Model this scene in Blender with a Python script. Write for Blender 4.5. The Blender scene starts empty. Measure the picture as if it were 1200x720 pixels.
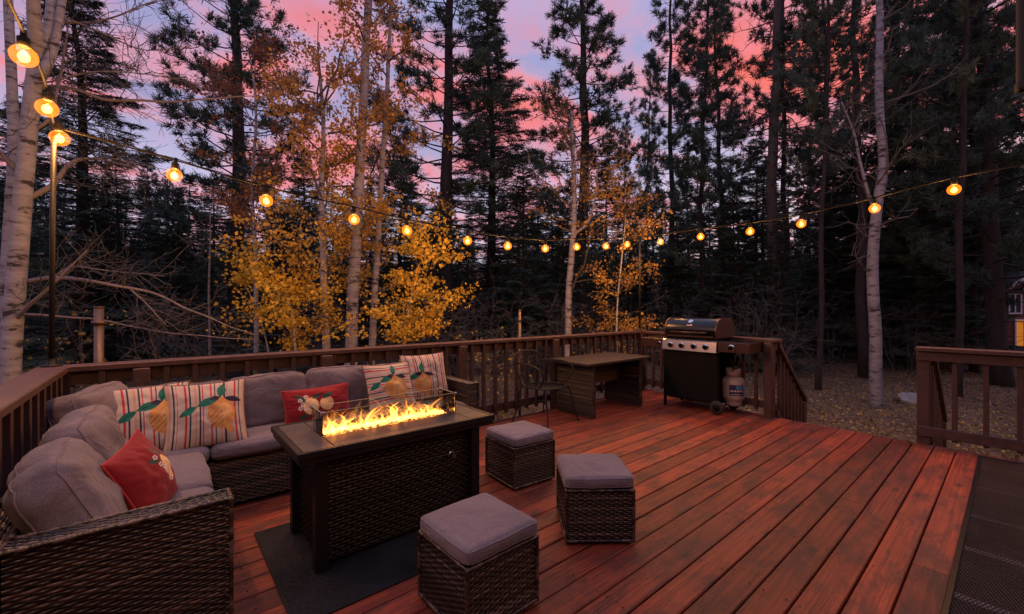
import bpy, math, random
import numpy as np
from mathutils import Vector, Matrix, noise as mnoise

S = bpy.context.scene
COL = S.collection
RNG = np.random.default_rng(7)
random.seed(7)
PI = math.pi
sin, cos = math.sin, math.cos

# ------------------------------------------------------------------ survey of the place
# deck axes: +X runs with the boards, +Y towards the long back railing; eye at (0, 0, EYE)
FOC, V0, EYE = 492.0, 361.0, 1.30
FW = (0.6417, 0.7670)
RT = (0.7670, -0.6417)

def depth_pos(u, d, z=0.0):
    l = (u - 600) / FOC * d
    return Vector((FW[0]*d + RT[0]*l, FW[1]*d + RT[1]*l, z))
def dpv(u, v, d):
    return depth_pos(u, d, EYE - (v - V0) * d / FOC)
def on_Y(u, v, Y):
    t = (u - 600) / FOC
    return dpv(u, v, Y / (FW[1] + t*RT[1]))
def on_X(u, v, X):
    t = (u - 600) / FOC
    return dpv(u, v, X / (FW[0] + t*RT[0]))

# ------------------------------------------------------------------ mesh building
class MB:
    def __init__(s):
        s.v = []; s.f = []; s.c = []; s.n = 0
    def add(s, verts, faces, col=(1, 1, 1)):
        verts = np.asarray(verts, float).reshape(-1, 3)
        o = s.n
        s.v.append(verts); s.n += len(verts)
        col = np.asarray(col, float)
        if col.ndim == 1: col = np.tile(col, (len(verts), 1))
        s.c.append(col)
        if isinstance(faces, np.ndarray):
            s.f.extend((faces + o).tolist())
        else:
            s.f.extend([tuple(i + o for i in f) for f in faces])
        return s
    def box(s, a, b, col=(1, 1, 1), rot=None, org=None, bev=0.0):
        x0, y0, z0 = a; x1, y1, z1 = b
        if bev > 0:
            e = bev
            vs = []; idx = {}
            for sx in (0, 1):
                for sy in (0, 1):
                    for sz in (0, 1):
                        P = [x1 if sx else x0, y1 if sy else y0, z1 if sz else z0]
                        for ax in range(3):
                            q = list(P)
                            for k in range(3):
                                if k != ax: q[k] += e * (-1 if (sx, sy, sz)[k] else 1)
                            idx[(sx, sy, sz, ax)] = len(vs); vs.append(q)
            fs = []
            def g(t, ax): return idx[(t[0], t[1], t[2], ax)]
            for ax in range(3):
                o1, o2 = (ax+1) % 3, (ax+2) % 3
                for sd in (0, 1):
                    q = []
                    for (p1, p2) in ((0, 0), (1, 0), (1, 1), (0, 1)):
                        t = [0]*3; t[ax] = sd; t[o1] = p1; t[o2] = p2; q.append(g(t, ax))
                    fs.append(q if sd else q[::-1])
                # edges parallel to ax
                for (p1, p2) in ((0, 0), (1, 0), (1, 1), (0, 1)):
                    t0 = [0]*3; t1 = [0]*3; t0[o1] = t1[o1] = p1; t0[o2] = t1[o2] = p2; t1[ax] = 1
                    q = [g(t0, o1), g(t1, o1), g(t1, o2), g(t0, o2)]
                    fs.append(q if (p1 == p2) else q[::-1])
            for sx in (0, 1):
                for sy in (0, 1):
                    for sz in (0, 1):
                        t = (sx, sy, sz); q = [g(t, 0), g(t, 1), g(t, 2)]
                        fs.append(q if (sx+sy+sz) % 2 else q[::-1])
            vs = np.array(vs)
        else:
            vs = np.array([(x0,y0,z0),(x1,y0,z0),(x1,y1,z0),(x0,y1,z0),(x0,y0,z1),(x1,y0,z1),(x1,y1,z1),(x0,y1,z1)], float)
            fs = [(0,3,2,1),(4,5,6,7),(0,1,5,4),(1,2,6,5),(2,3,7,6),(3,0,4,7)]
        if rot is not None:
            M = np.array(rot); o = np.zeros(3) if org is None else np.array(org)
            vs = (vs - o) @ M.T + o
        return s.add(vs, fs, col)
    def tube(s, pts, rad, k=6, col=(1, 1, 1), cap=True, closed=False):
        P = np.asarray(pts, float); n = len(P)
        R = np.full(n, rad) if np.isscalar(rad) else np.asarray(rad, float)
        T = np.gradient(P, axis=0)
        if closed:
            T = np.roll(P, -1, 0) - np.roll(P, 1, 0)
        T /= np.linalg.norm(T, axis=1)[:, None] + 1e-12
        a = np.array((0, 0, 1.)) if abs(T[0][2]) < .9 else np.array((1., 0, 0))
        A = np.empty((n, 3)); 
        for i in range(n):
            a = a - T[i]*a.dot(T[i]); a /= np.linalg.norm(a) + 1e-12; A[i] = a
        B = np.cross(T, A)
        th = np.arange(k) * 2*PI/k
        V = (P[:, None] + R[:, None, None]*(np.cos(th)[None, :, None]*A[:, None] + np.sin(th)[None, :, None]*B[:, None])).reshape(-1, 3)
        i = np.arange(n if closed else n-1)[:, None]; j = np.arange(k)[None]
        i2 = (i+1) % n; j2 = (j+1) % k
        F = np.stack([i*k+j, i*k+j2, i2*k+j2, i2*k+j], -1).reshape(-1, 4)
        if not (np.asarray(col).ndim == 1): col = np.repeat(np.asarray(col), k, axis=0)
        o = s.n
        s.add(V, F, col)
        if cap and not closed:
            s.f.append(tuple(o + q for q in range(k-1, -1, -1)))
            s.f.append(tuple(o + (n-1)*k + q for q in range(k)))
        return s
    def cyl(s, p, q, r, k=16, col=(1, 1, 1), r2=None):
        p = np.array(p, float); q = np.array(q, float)
        return s.tube([p, p + (q-p)*.5, q], [r, (r + (r if r2 is None else r2))/2, r if r2 is None else r2], k, col)
    def lathe(s, prof, k=24, org=(0, 0, 0), ax='z', col=(1, 1, 1)):
        prof = np.asarray(prof, float); n = len(prof)
        th = np.arange(k)*2*PI/k
        r = prof[:, 0][:, None]; h = np.repeat(prof[:, 1][:, None], k, 1)
        a = r*np.cos(th)[None]; b = r*np.sin(th)[None]
        if ax == 'z': V = np.stack([a, b, h], -1)
        elif ax == 'x': V = np.stack([h, a, b], -1)
        else: V = np.stack([b, h, a], -1)
        V = V.reshape(-1, 3) + np.array(org)
        i = np.arange(n-1)[:, None]; j = np.arange(k)[None]; j2 = (j+1) % k
        F = np.stack([i*k+j, i*k+j2, (i+1)*k+j2, (i+1)*k+j], -1).reshape(-1, 4)
        return s.add(V, F, col)
    def prism(s, poly, a, b, ax='y', col=(1, 1, 1)):
        """poly: 2-D outline; extruded from a to b along ax"""
        poly = [tuple(p) for p in poly]; n = len(poly)
        def P(p, t):
            if ax == 'y': return (p[0], t, p[1])
            if ax == 'x': return (t, p[0], p[1])
            return (p[0], p[1], t)
        V = [P(p, a) for p in poly] + [P(p, b) for p in poly]
        F = [tuple(range(n)), tuple(range(2*n-1, n-1, -1))] + [(i, i+n, (i+1) % n + n, (i+1) % n) for i in range(n)]
        return s.add(V, F, col)
    def build(s, name, mat, parent=None, smooth=False, loc=None):
        me = bpy.data.meshes.new(name)
        V = np.concatenate(s.v) if s.v else np.zeros((0, 3))
        me.from_pydata(V.tolist(), [], s.f)
        at = me.color_attributes.new('col', 'FLOAT_COLOR', 'POINT')
        C = np.concatenate(s.c); C4 = np.ones((len(C), 4)); C4[:, :3] = C
        at.data.foreach_set('color', C4.ravel())
        if smooth: me.polygons.foreach_set('use_smooth', [True]*len(me.polygons))
        for m in (mat if isinstance(mat, (list, tuple)) else [mat]): me.materials.append(m)
        me.update()
        o = bpy.data.objects.new(name, me); COL.objects.link(o)
        if parent: o.parent = parent
        if loc is not None: o.location = loc
        return o

def fix_normals(o):
    import bmesh
    bm = bmesh.new(); bm.from_mesh(o.data); bmesh.ops.recalc_face_normals(bm, faces=bm.faces); bm.to_mesh(o.data); bm.free()
    return o

def tag(o, label=None, cat=None, group=None, kind=None):
    if label: o['label'] = label
    if cat: o['category'] = cat
    if group: o['group'] = group
    if kind: o['kind'] = kind
    return o
def thing(name, label, cat, loc=(0, 0, 0), rz=0.0, group=None):
    o = bpy.data.objects.new(name, None); COL.objects.link(o)
    o.empty_display_size = .1
    o.location = loc; o.rotation_euler = (0, 0, rz)
    return tag(o, label, cat, group)
def copy_tree(o, parent=None):
    c = o.copy(); COL.objects.link(c)
    if parent: c.parent = parent
    for ch in list(o.children): copy_tree(ch, c)
    return c

# ------------------------------------------------------------------ materials
def M(name, color=(.5, .5, .5), rough=.6, metal=0.0, attr=False, var=0.0, vscale=8.0, vstretch=(1, 1, 1), bump=0.0, bscale=60.0,
      bstretch=(1, 1, 1), sheen=0.0, spec=.5, trans=0.0, coat=0.0, sss=None):
    m = bpy.data.materials.new(name); m.use_nodes = True
    nt = m.node_tree; N = nt.nodes; L = nt.links
    b = N['Principled BSDF']
    b.inputs['Roughness'].default_value = rough; b.inputs['Metallic'].default_value = metal
    b.inputs['Specular IOR Level'].default_value = spec
    b.inputs['Sheen Weight'].default_value = sheen
    b.inputs['Coat Weight'].default_value = coat
    tc = N.new('ShaderNodeTexCoord')
    def mapped(st):
        mp = N.new('ShaderNodeMapping'); mp.inputs['Scale'].default_value = st
        L.new(tc.outputs['Object'], mp.inputs['Vector']); return mp.outputs[0]
    src = None
    if attr:
        a = N.new('ShaderNodeAttribute'); a.attribute_name = 'col'
        src = a.outputs['Color']
        if tuple(color) != (1, 1, 1):
            mx = N.new('ShaderNodeMix'); mx.data_type = 'RGBA'; mx.blend_type = 'MULTIPLY'; mx.inputs[0].default_value = 1
            L.new(src, mx.inputs[6]); mx.inputs[7].default_value = (*color, 1); src = mx.outputs[2]
    else:
        b.inputs['Base Color'].default_value = (*color, 1)
    if var > 0:
        nz = N.new('ShaderNodeTexNoise'); nz.inputs['Scale'].default_value = vscale; nz.inputs['Detail'].default_value = 5
        nz.inputs['Roughness'].default_value = .65
        L.new(mapped(vstretch), nz.inputs['Vector'])
        mr = N.new('ShaderNodeMapRange'); mr.inputs['From Min'].default_value = .3; mr.inputs['From Max'].default_value = .7
        mr.inputs['To Min'].default_value = 1-var; mr.inputs['To Max'].default_value = 1+var
        L.new(nz.outputs['Fac'], mr.inputs['Value'])
        mx = N.new('ShaderNodeMix'); mx.data_type = 'RGBA'; mx.blend_type = 'MULTIPLY'; mx.inputs[0].default_value = 1
        if src: L.new(src, mx.inputs[6])
        else: mx.inputs[6].default_value = (*color, 1)
        L.new(mr.outputs[0], mx.inputs[7]); src = mx.outputs[2]
    if src: L.new(src, b.inputs['Base Color'])
    if bump > 0:
        nz = N.new('ShaderNodeTexNoise'); nz.inputs['Scale'].default_value = bscale; nz.inputs['Detail'].default_value = 4
        L.new(mapped(bstretch), nz.inputs['Vector'])
        bp = N.new('ShaderNodeBump'); bp.inputs['Strength'].default_value = bump; bp.inputs['Distance'].default_value = .01
        L.new(nz.outputs['Fac'], bp.inputs['Height']); L.new(bp.outputs[0], b.inputs['Normal'])
    if trans > 0:   # thin leaves let light through
        tr = N.new('ShaderNodeBsdfTranslucent')
        if src: L.new(src, tr.inputs['Color'])
        else: tr.inputs['Color'].default_value = (*color, 1)
        ms = N.new('ShaderNodeMixShader'); ms.inputs[0].default_value = trans
        L.new(b.outputs[0], ms.inputs[1]); L.new(tr.outputs[0], ms.inputs[2])
        L.new(ms.outputs[0], N['Material Output'].inputs[0])
    return m

def glow(name, color=(1, .5, .1), strength=1.0, attr=False, tint=(1, 1, 1), opaque=False, sampling='NONE'):
    m = bpy.data.materials.new(name); m.use_nodes = True
    nt = m.node_tree; N = nt.nodes; L = nt.links
    N.remove(N['Principled BSDF'])
    e = N.new('ShaderNodeEmission'); e.inputs['Strength'].default_value = strength; e.inputs['Color'].default_value = (*color, 1)
    if attr:
        a = N.new('ShaderNodeAttribute'); a.attribute_name = 'col'; L.new(a.outputs['Color'], e.inputs['Color'])
    if opaque:
        L.new(e.outputs[0], N['Material Output'].inputs[0])
    else:
        t = N.new('ShaderNodeBsdfTransparent'); t.inputs['Color'].default_value = (*tint, 1)
        ad = N.new('ShaderNodeAddShader'); L.new(e.outputs[0], ad.inputs[0]); L.new(t.outputs[0], ad.inputs[1])
        L.new(ad.outputs[0], N['Material Output'].inputs[0])
    m.cycles.emission_sampling = sampling
    return m

def glass(name, tint=(.97, 1, .99)):
    m = bpy.data.materials.new(name); m.use_nodes = True
    nt = m.node_tree; N = nt.nodes; L = nt.links
    N.remove(N['Principled BSDF'])
    t = N.new('ShaderNodeBsdfTransparent'); t.inputs[0].default_value = (*tint, 1)
    g = N.new('ShaderNodeBsdfGlossy'); g.inputs['Roughness'].default_value = .02
    fr = N.new('ShaderNodeFresnel'); fr.inputs['IOR'].default_value = 1.5
    ms = N.new('ShaderNodeMixShader'); L.new(fr.outputs[0], ms.inputs[0]); L.new(t.outputs[0], ms.inputs[1]); L.new(g.outputs[0], ms.inputs[2])
    L.new(ms.outputs[0], N['Material Output'].inputs[0])
    return m

def deck_material():
    m = bpy.data.materials.new('red_stained_boards'); m.use_nodes = True
    nt = m.node_tree; N = nt.nodes; L = nt.links; b = N['Principled BSDF']
    tc = N.new('ShaderNodeTexCoord'); at = N.new('ShaderNodeAttribute'); at.attribute_name = 'col'
    sp = N.new('ShaderNodeSeparateColor'); L.new(at.outputs['Color'], sp.inputs[0])
    off = N.new('ShaderNodeCombineXYZ')
    mu = N.new('ShaderNodeMath'); mu.operation = 'MULTIPLY'; mu.inputs[1].default_value = 43.0; L.new(sp.outputs[0], mu.inputs[0])
    mu2 = N.new('ShaderNodeMath'); mu2.operation = 'MULTIPLY'; mu2.inputs[1].default_value = 17.0; L.new(sp.outputs[1], mu2.inputs[0])
    L.new(mu.outputs[0], off.inputs[0]); L.new(mu2.outputs[0], off.inputs[1])
    ad = N.new('ShaderNodeVectorMath'); ad.operation = 'ADD'; L.new(tc.outputs['Object'], ad.inputs[0]); L.new(off.outputs[0], ad.inputs[1])
    def noise(vec, st, scale, det=5, rough=.6, dist=0.0):
        mp = N.new('ShaderNodeMapping'); mp.inputs['Scale'].default_value = st; L.new(vec, mp.inputs[0])
        n = N.new('ShaderNodeTexNoise'); n.inputs['Scale'].default_value = scale; n.inputs['Detail'].default_value = det
        n.inputs['Roughness'].default_value = rough; n.inputs['Distortion'].default_value = dist
        L.new(mp.outputs[0], n.inputs['Vector']); return n.outputs['Fac']
    def ramp(x, stops):
        r = N.new('ShaderNodeValToRGB'); L.new(x, r.inputs[0]); e = r.color_ramp.elements
        while len(e) < len(stops): e.new(.5)
        for i, (p, c) in enumerate(stops): e[i].position = p; e[i].color = (*c, 1)
        return r.outputs[0]
    def mixc(f, a, bb, mode='MIX'):
        mx = N.new('ShaderNodeMix'); mx.data_type = 'RGBA'; mx.blend_type = mode
        if isinstance(f, float): mx.inputs[0].default_value = f
        else: L.new(f, mx.inputs[0])
        for s_, i in ((a, 6), (bb, 7)):
            if isinstance(s_, tuple): mx.inputs[i].default_value = (*s_, 1)
            else: L.new(s_, mx.inputs[i])
        return mx.outputs[2]
    vec = ad.outputs[0]
    grain = noise(vec, (.30, 15, 6), 3.4, 8, .72, .7)
    fine = noise(vec, (2.0, 90, 20), 3.0, 3, .6)
    blot = noise(vec, (1.1, 2.6, 1), 2.2, 6, .7)
    wear = noise(tc.outputs['Object'], (.8, 1.2, 1), 1.1, 5, .6)
    base = ramp(grain, [(.30, (.050, .010, .007)), (.45, (.185, .030, .013)), (.60, (.31, .056, .021)), (.8, (.42, .105, .042))])
    base = mixc(ramp(blot, [(.47, (0, 0, 0)), (.60, (.9, .9, .9))]), base, (.070, .020, .014))
    base = mixc(ramp(wear, [(.42, (0, 0, 0)), (.66, (.42, .42, .42))]), base, (.17, .046, .030))
    # knots
    mp = N.new('ShaderNodeMapping'); mp.inputs['Scale'].default_value = (1.5, 4.2, 1); L.new(vec, mp.inputs[0])
    vo = N.new('ShaderNodeTexVoronoi'); vo.inputs['Scale'].default_value = 1.6; L.new(mp.outputs[0], vo.inputs['Vector'])
    base = mixc(ramp(vo.outputs['Distance'], [(.05, (.95, .95, .95)), (.10, (.5, .5, .5)), (.20, (0, 0, 0))]), base, (.035, .015, .012))
    # long dark weathering streaks
    stv = noise(vec, (.8, 11, 3), 3.0, 7, .66, 1.2)
    base = mixc(ramp(stv, [(.60, (0, 0, 0)), (.66, (.85, .85, .85))]), base, (.050, .020, .016))
    # board to board tone
    tone = N.new('ShaderNodeMapRange'); tone.inputs['To Min'].default_value = .50; tone.inputs['To Max'].default_value = 1.35
    L.new(sp.outputs[2], tone.inputs[0])
    base = mixc(1.0, base, tone.outputs[0], 'MULTIPLY')
    L.new(base, b.inputs['Base Color'])
    rr = N.new('ShaderNodeMapRange'); rr.inputs['To Min'].default_value = .34; rr.inputs['To Max'].default_value = .66
    L.new(blot, rr.inputs[0]); L.new(rr.outputs[0], b.inputs['Roughness'])
    b.inputs['Specular IOR Level'].default_value = .4
    hm = N.new('ShaderNodeMath'); hm.operation = 'ADD'; L.new(grain, hm.inputs[0]); L.new(fine, hm.inputs[1])
    bp = N.new('ShaderNodeBump'); bp.inputs['Strength'].default_value = .55; bp.inputs['Distance'].default_value = .006
    L.new(hm.outputs[0], bp.inputs['Height']); L.new(bp.outputs[0], b.inputs['Normal'])
    return m

def bark_white():
    m = bpy.data.materials.new('white_bark'); m.use_nodes = True
    nt = m.node_tree; N = nt.nodes; L = nt.links; b = N['Principled BSDF']
    tc = N.new('ShaderNodeTexCoord')
    mp = N.new('ShaderNodeMapping'); mp.inputs['Scale'].default_value = (1, 1, 3.5); L.new(tc.outputs['Object'], mp.inputs[0])
    n = N.new('ShaderNodeTexNoise'); n.inputs['Scale'].default_value = 5; n.inputs['Detail'].default_value = 6; n.inputs['Roughness'].default_value = .7
    L.new(mp.outputs[0], n.inputs['Vector'])
    r = N.new('ShaderNodeValToRGB'); L.new(n.outputs['Fac'], r.inputs[0]); e = r.color_ramp.elements
    e[0].position = .39; e[0].color = (.03, .025, .024, 1); e[1].position = .45; e[1].color = (.23, .225, .245, 1)
    e.new(.7).color = (.36, .36, .395, 1)
    a = N.new('ShaderNodeAttribute'); a.attribute_name = 'col'
    mx = N.new('ShaderNodeMix'); mx.data_type = 'RGBA'; mx.blend_type = 'MULTIPLY'; mx.inputs[0].default_value = 1
    L.new(r.outputs[0], mx.inputs[6]); L.new(a.outputs['Color'], mx.inputs[7])
    L.new(mx.outputs[2], b.inputs['Base Color']); b.inputs['Roughness'].default_value = .75
    bp = N.new('ShaderNodeBump'); bp.inputs['Strength'].default_value = .4; bp.inputs['Distance'].default_value = .02
    L.new(n.outputs['Fac'], bp.inputs['Height']); L.new(bp.outputs[0], b.inputs['Normal'])
    return m

def ground_material():
    m = bpy.data.materials.new('forest_floor'); m.use_nodes = True
    nt = m.node_tree; N = nt.nodes; L = nt.links; b = N['Principled BSDF']
    tc = N.new('ShaderNodeTexCoord')
    n1 = N.new('ShaderNodeTexNoise'); n1.inputs['Scale'].default_value = .5; n1.inputs['Detail'].default_value = 8; L.new(tc.outputs['Object'], n1.inputs['Vector'])
    n2 = N.new('ShaderNodeTexNoise'); n2.inputs['Scale'].default_value = 22; n2.inputs['Detail'].default_value = 6; n2.inputs['Roughness'].default_value = .75; L.new(tc.outputs['Object'], n2.inputs['Vector'])
    r1 = N.new('ShaderNodeValToRGB'); L.new(n2.outputs['Fac'], r1.inputs[0]); e = r1.color_ramp.elements
    e[0].position = .36; e[0].color = (.06, .046, .037, 1); e[1].position = .64; e[1].color = (.27, .185, .125, 1)
    r2 = N.new('ShaderNodeValToRGB'); L.new(n1.outputs['Fac'], r2.inputs[0]); e = r2.color_ramp.elements
    e[0].position = .35; e[0].color = (.65, .6, .58, 1); e[1].position = .7; e[1].color = (1.1, 1.05, 1, 1)
    mx = N.new('ShaderNodeMix'); mx.data_type = 'RGBA'; mx.blend_type = 'MULTIPLY'; mx.inputs[0].default_value = 1
    L.new(r1.outputs[0], mx.inputs[6]); L.new(r2.outputs[0], mx.inputs[7]); L.new(mx.outputs[2], b.inputs['Base Color'])
    b.inputs['Roughness'].default_value = .95; b.inputs['Specular IOR Level'].default_value = .2
    bp = N.new('ShaderNodeBump'); bp.inputs['Strength'].default_value = .8; bp.inputs['Distance'].default_value = .03
    L.new(n2.outputs['Fac'], bp.inputs['Height']); L.new(bp.outputs[0], b.inputs['Normal'])
    return m

def fabric():
    m = M('grey_mauve_fabric', (.128, .108, .122), .92, sheen=.12, spec=.2)
    nt = m.node_tree; N = nt.nodes; L = nt.links; b = N['Principled BSDF']; tc = N.new('ShaderNodeTexCoord')
    oi = N.new('ShaderNodeObjectInfo'); ad = N.new('ShaderNodeVectorMath'); ad.operation = 'ADD'; L.new(tc.outputs['Object'], ad.inputs[0])
    mu = N.new('ShaderNodeMath'); mu.operation = 'MULTIPLY'; mu.inputs[1].default_value = 31; L.new(oi.outputs['Random'], mu.inputs[0]); L.new(mu.outputs[0], ad.inputs[1])
    def nz(sc, det, st=(1, 1, 1), dist=0.0):
        mp = N.new('ShaderNodeMapping'); mp.inputs['Scale'].default_value = st; L.new(ad.outputs[0], mp.inputs[0])
        n = N.new('ShaderNodeTexNoise'); n.inputs['Scale'].default_value = sc; n.inputs['Detail'].default_value = det; n.inputs['Distortion'].default_value = dist; L.new(mp.outputs[0], n.inputs['Vector']); return n.outputs['Fac']
    thread = nz(230, 2, (1, 3.5, 1)); thread2 = nz(230, 2, (3.5, 1, 1)); soil = nz(3.2, 6); fold = nz(5.5, 3, (1, 1, 1), 1.6)
    def mr(x, a, b_, lo, hi):
        r = N.new('ShaderNodeMapRange'); r.inputs['From Min'].default_value = a; r.inputs['From Max'].default_value = b_; r.inputs['To Min'].default_value = lo; r.inputs['To Max'].default_value = hi; L.new(x, r.inputs[0]); return r.outputs[0]
    def mul(a, b_):
        r = N.new('ShaderNodeMath'); r.operation = 'MULTIPLY'; L.new(a, r.inputs[0]); L.new(b_, r.inputs[1]); return r.outputs[0]
    f = mul(mul(mr(thread, .3, .7, .68, 1.32), mr(thread2, .3, .7, .78, 1.22)), mr(soil, .3, .7, .80, 1.16))
    mx = N.new('ShaderNodeMix'); mx.data_type = 'RGBA'; mx.blend_type = 'MULTIPLY'; mx.inputs[0].default_value = 1; mx.inputs[6].default_value = (.132, .112, .136, 1); L.new(f, mx.inputs[7]); L.new(mx.outputs[2], b.inputs['Base Color'])
    b1 = N.new('ShaderNodeBump'); b1.inputs['Strength'].default_value = .55; b1.inputs['Distance'].default_value = .035; L.new(fold, b1.inputs['Height'])
    b2 = N.new('ShaderNodeBump'); b2.inputs['Strength'].default_value = .35; b2.inputs['Distance'].default_value = .002; L.new(thread, b2.inputs['Height']); L.new(b1.outputs[0], b2.inputs['Normal']); L.new(b2.outputs[0], b.inputs['Normal'])
    return m

MAT = dict(
    deck=deck_material(), ground=ground_material(), white_bark=bark_white(),
    rail=M('brown_stained_rail', (.048, .022, .018), .55, attr=True, var=.45, vscale=9, vstretch=(1.5, 1.5, 1.5), bump=.3, bscale=30, bstretch=(1, 1, 1)),
    wicker=M('woven_resin', (.80, .78, .80), .38, attr=True, spec=.45),
    dark=M('dark_backing', (.010, .008, .008), .8),
    cushion=fabric(),
    print=M('printed_cotton', (1, 1, 1), .88, attr=True, bump=.25, bscale=350, sheen=.1, spec=.2),
    bronze=M('dark_bronze_metal', (.016, .013, .013), .42, metal=.55, var=.25, vscale=14),
    tile=M('slate_plank_top', (.048, .040, .043), .45, var=.45, vscale=10, vstretch=(1, 9, 1), bump=.12, bscale=18, bstretch=(1, 8, 1)),
    mat=M('black_rubber_mat', (.0085, .009, .012), .55, var=.95, vscale=2.2, bump=.5, bscale=60, spec=.2),
    black=M('black_enamel', (.004, .004, .006), .16, spec=.35, coat=.15),
    matt=M('black_sheet_metal', (.0040, .0040, .0045), .65, spec=.12, var=.4, vscale=5),
    steel=M('brushed_steel', (.36, .30, .26), .22, metal=1.0, var=.10, vscale=6, vstretch=(40, 1, 1)),
    chrome=M('chrome', (.7, .68, .66), .12, metal=1.0),
    copper=M('bronze_painted_steel', (.050, .026, .020), .35, metal=.5),
    iron=M('wrought_iron', (.006, .005, .005), .55, spec=.3),
    rubber=M('rubber', (.012, .012, .012), .75),
    tank=M('cream_enamel', (.40, .32, .25), .4, var=.08),
    label=M('printed_label', (1, 1, 1), .4, attr=True),
    pipe=M('weathered_pipe', (.12, .085, .07), .45, metal=.6, var=.3, vscale=12),
    cable=M('black_cable', (.007, .006, .006), .8, spec=.2),
    needle=M('pine_needles', (1, 1, 1), .6, attr=True, trans=.18, spec=.3),
    bark=M('dark_bark', (.022, .018, .018), .9, attr=True, var=.5, vscale=7, vstretch=(1, 1, .35), bump=.9, bscale=14, bstretch=(1, 1, .25)),
    snag=M('grey_deadwood', (.062, .052, .050), .9, attr=True, var=.4, vscale=6, vstretch=(1, 1, .3), bump=.6, bscale=12, bstretch=(1, 1, .25)),
    twig=M('grey_twigs', (.075, .069, .070), .85, attr=True, var=.3, vscale=6),
    leaf=M('autumn_leaves', (1, 1, 1), .65, attr=True, trans=.4, spec=.25),
    rock=M('granite', (.26, .245, .24), .9, var=.3, vscale=4, bump=.7, bscale=9),
    siding=M('red_brown_siding', (.13, .040, .028), .8, var=.2, vscale=8),
    roof=M('dark_shingle', (.06, .06, .07), .85, var=.3, vscale=8),
    trim=M('pale_trim', (.5, .5, .52), .6),
    pane=M('dark_glass', (.03, .035, .05), .08),
    beads=glow('hot_glass_beads', strength=4.0, attr=True, opaque=True, sampling='FRONT'),
    flame=glow('gas_flame', strength=1.75, attr=True, sampling='FRONT_BACK'),
    bulb=glow('bulb_halo_glass', (1.0, .20, .008), .60, tint=(1, .93, .85)),  # amber emission in the shell imitates the halo round a lit bulb
    core=glow('filament_glow', (1.0, .46, .05), 4.0),
    litwin=glow('lit_window', (1.0, .30, .04), .30, opaque=True),
    gglass=glass('clear_glass'),
    gedge=M('ground_glass_edge', (.50, .52, .42), .3, trans=.6),
)

# ------------------------------------------------------------------ woven wicker
WICKER = [(.026, .016, .013), (.050, .030, .024), (.015, .010, .010), (.082, .054, .045), (.034, .021, .017), (.020, .014, .012), (.105, .078, .070)]
def weave(mb, O, U, V, W, Hh, row=.0115, wl=.056, amp=.0034, pal=WICKER, rng=None, fill=.47):
    """flat strips woven over and under stakes; O corner, U along, V up, outward normal = U x V"""
    rng = rng or RNG
    O = np.array(O, float); U = np.array(U, float); V = np.array(V, float); Nn = np.cross(U, V)
    n = max(1, round(Hh/row)); row = Hh/n
    ns = max(4, int(W/wl*7))
    s = np.linspace(0, W, ns)
    ph = rng.random()*6
    fill0 = fill
    for r in range(n):
        fill = fill0*rng.uniform(.80, 1.06)
        off = amp*np.sin(2*PI*s/wl + (PI if (r % 2) else 0) + ph + rng.normal(0, .18))
        v = (r+.5)*row + rng.normal(0, row*.05) + .06*row*np.sin(2*PI*s/wl*.5 + r)
        c = np.array(pal[int(rng.choice(len(pal), p=None))])*rng.uniform(.75, 1.25)
        cc = c[None]*(1 + .25*np.sin(s*rng.uniform(6, 20) + rng.random()*6))[:, None]
        P = []
        for k, (dv, dn) in enumerate(((-fill, -.0022), (-fill*.45, .0003), (fill*.45, .0003), (fill, -.0022))):
            P.append(O + s[:, None]*U + (v + dv*row)[:, None]*V + (off + dn)[:, None]*Nn)
        P = np.stack(P, 1).reshape(-1, 3)
        i = np.arange(ns-1)[:, None]; j = np.arange(3)[None]
        F = np.stack([i*4+j, (i+1)*4+j, (i+1)*4+j+1, i*4+j+1], -1).reshape(-1, 4)
        mb.add(P, F, np.repeat(cc, 4, axis=0))

def weave_box(mb, core, a, b, faces='xXyYZ', **kw):
    """a wicker box: strips on the named faces (x = -X side ...), dark core inside"""
    x0, y0, z0 = a; x1, y1, z1 = b; e = .009
    core.box((x0+e, y0+e, z0+.002), (x1-e, y1-e, z1-e))
    i = .004
    if 'y' in faces: weave(mb, (x0, y0+i, z0), (1, 0, 0), (0, 0, 1), x1-x0, z1-z0, **kw)
    if 'X' in faces: weave(mb, (x1-i, y0, z0), (0, 1, 0), (0, 0, 1), y1-y0, z1-z0, **kw)
    if 'Y' in faces: weave(mb, (x1, y1-i, z0), (-1, 0, 0), (0, 0, 1), x1-x0, z1-z0, **kw)
    if 'x' in faces: weave(mb, (x0+i, y1, z0), (0, -1, 0), (0, 0, 1), y1-y0, z1-z0, **kw)
    if 'Z' in faces: weave(mb, (x0, y0, z1-i), (1, 0, 0), (0, 1, 0), x1-x0, y1-y0, **kw)
    if 'W' in faces: weave(mb, (x1, y0, z1-i), (0, 1, 0), (-1, 0, 0), y1-y0, x1-x0, **kw)

def bound(mb, p, q, r=.0085):
    """wrapped edge band"""
    p = np.array(p, float); q = np.array(q, float); L = np.linalg.norm(q-p); n = max(6, int(L/.006))
    t = np.linspace(0, 1, n)
    rad = r*(1 + .13*np.sin(np.arange(n)*PI*.5))
    col = np.array([WICKER[k] for k in RNG.integers(0, len(WICKER), (n+3)//4)]).repeat(4, 0)[:n]
    mb.tube(p + (q-p)*t[:, None], rad, 7, col)

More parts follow.
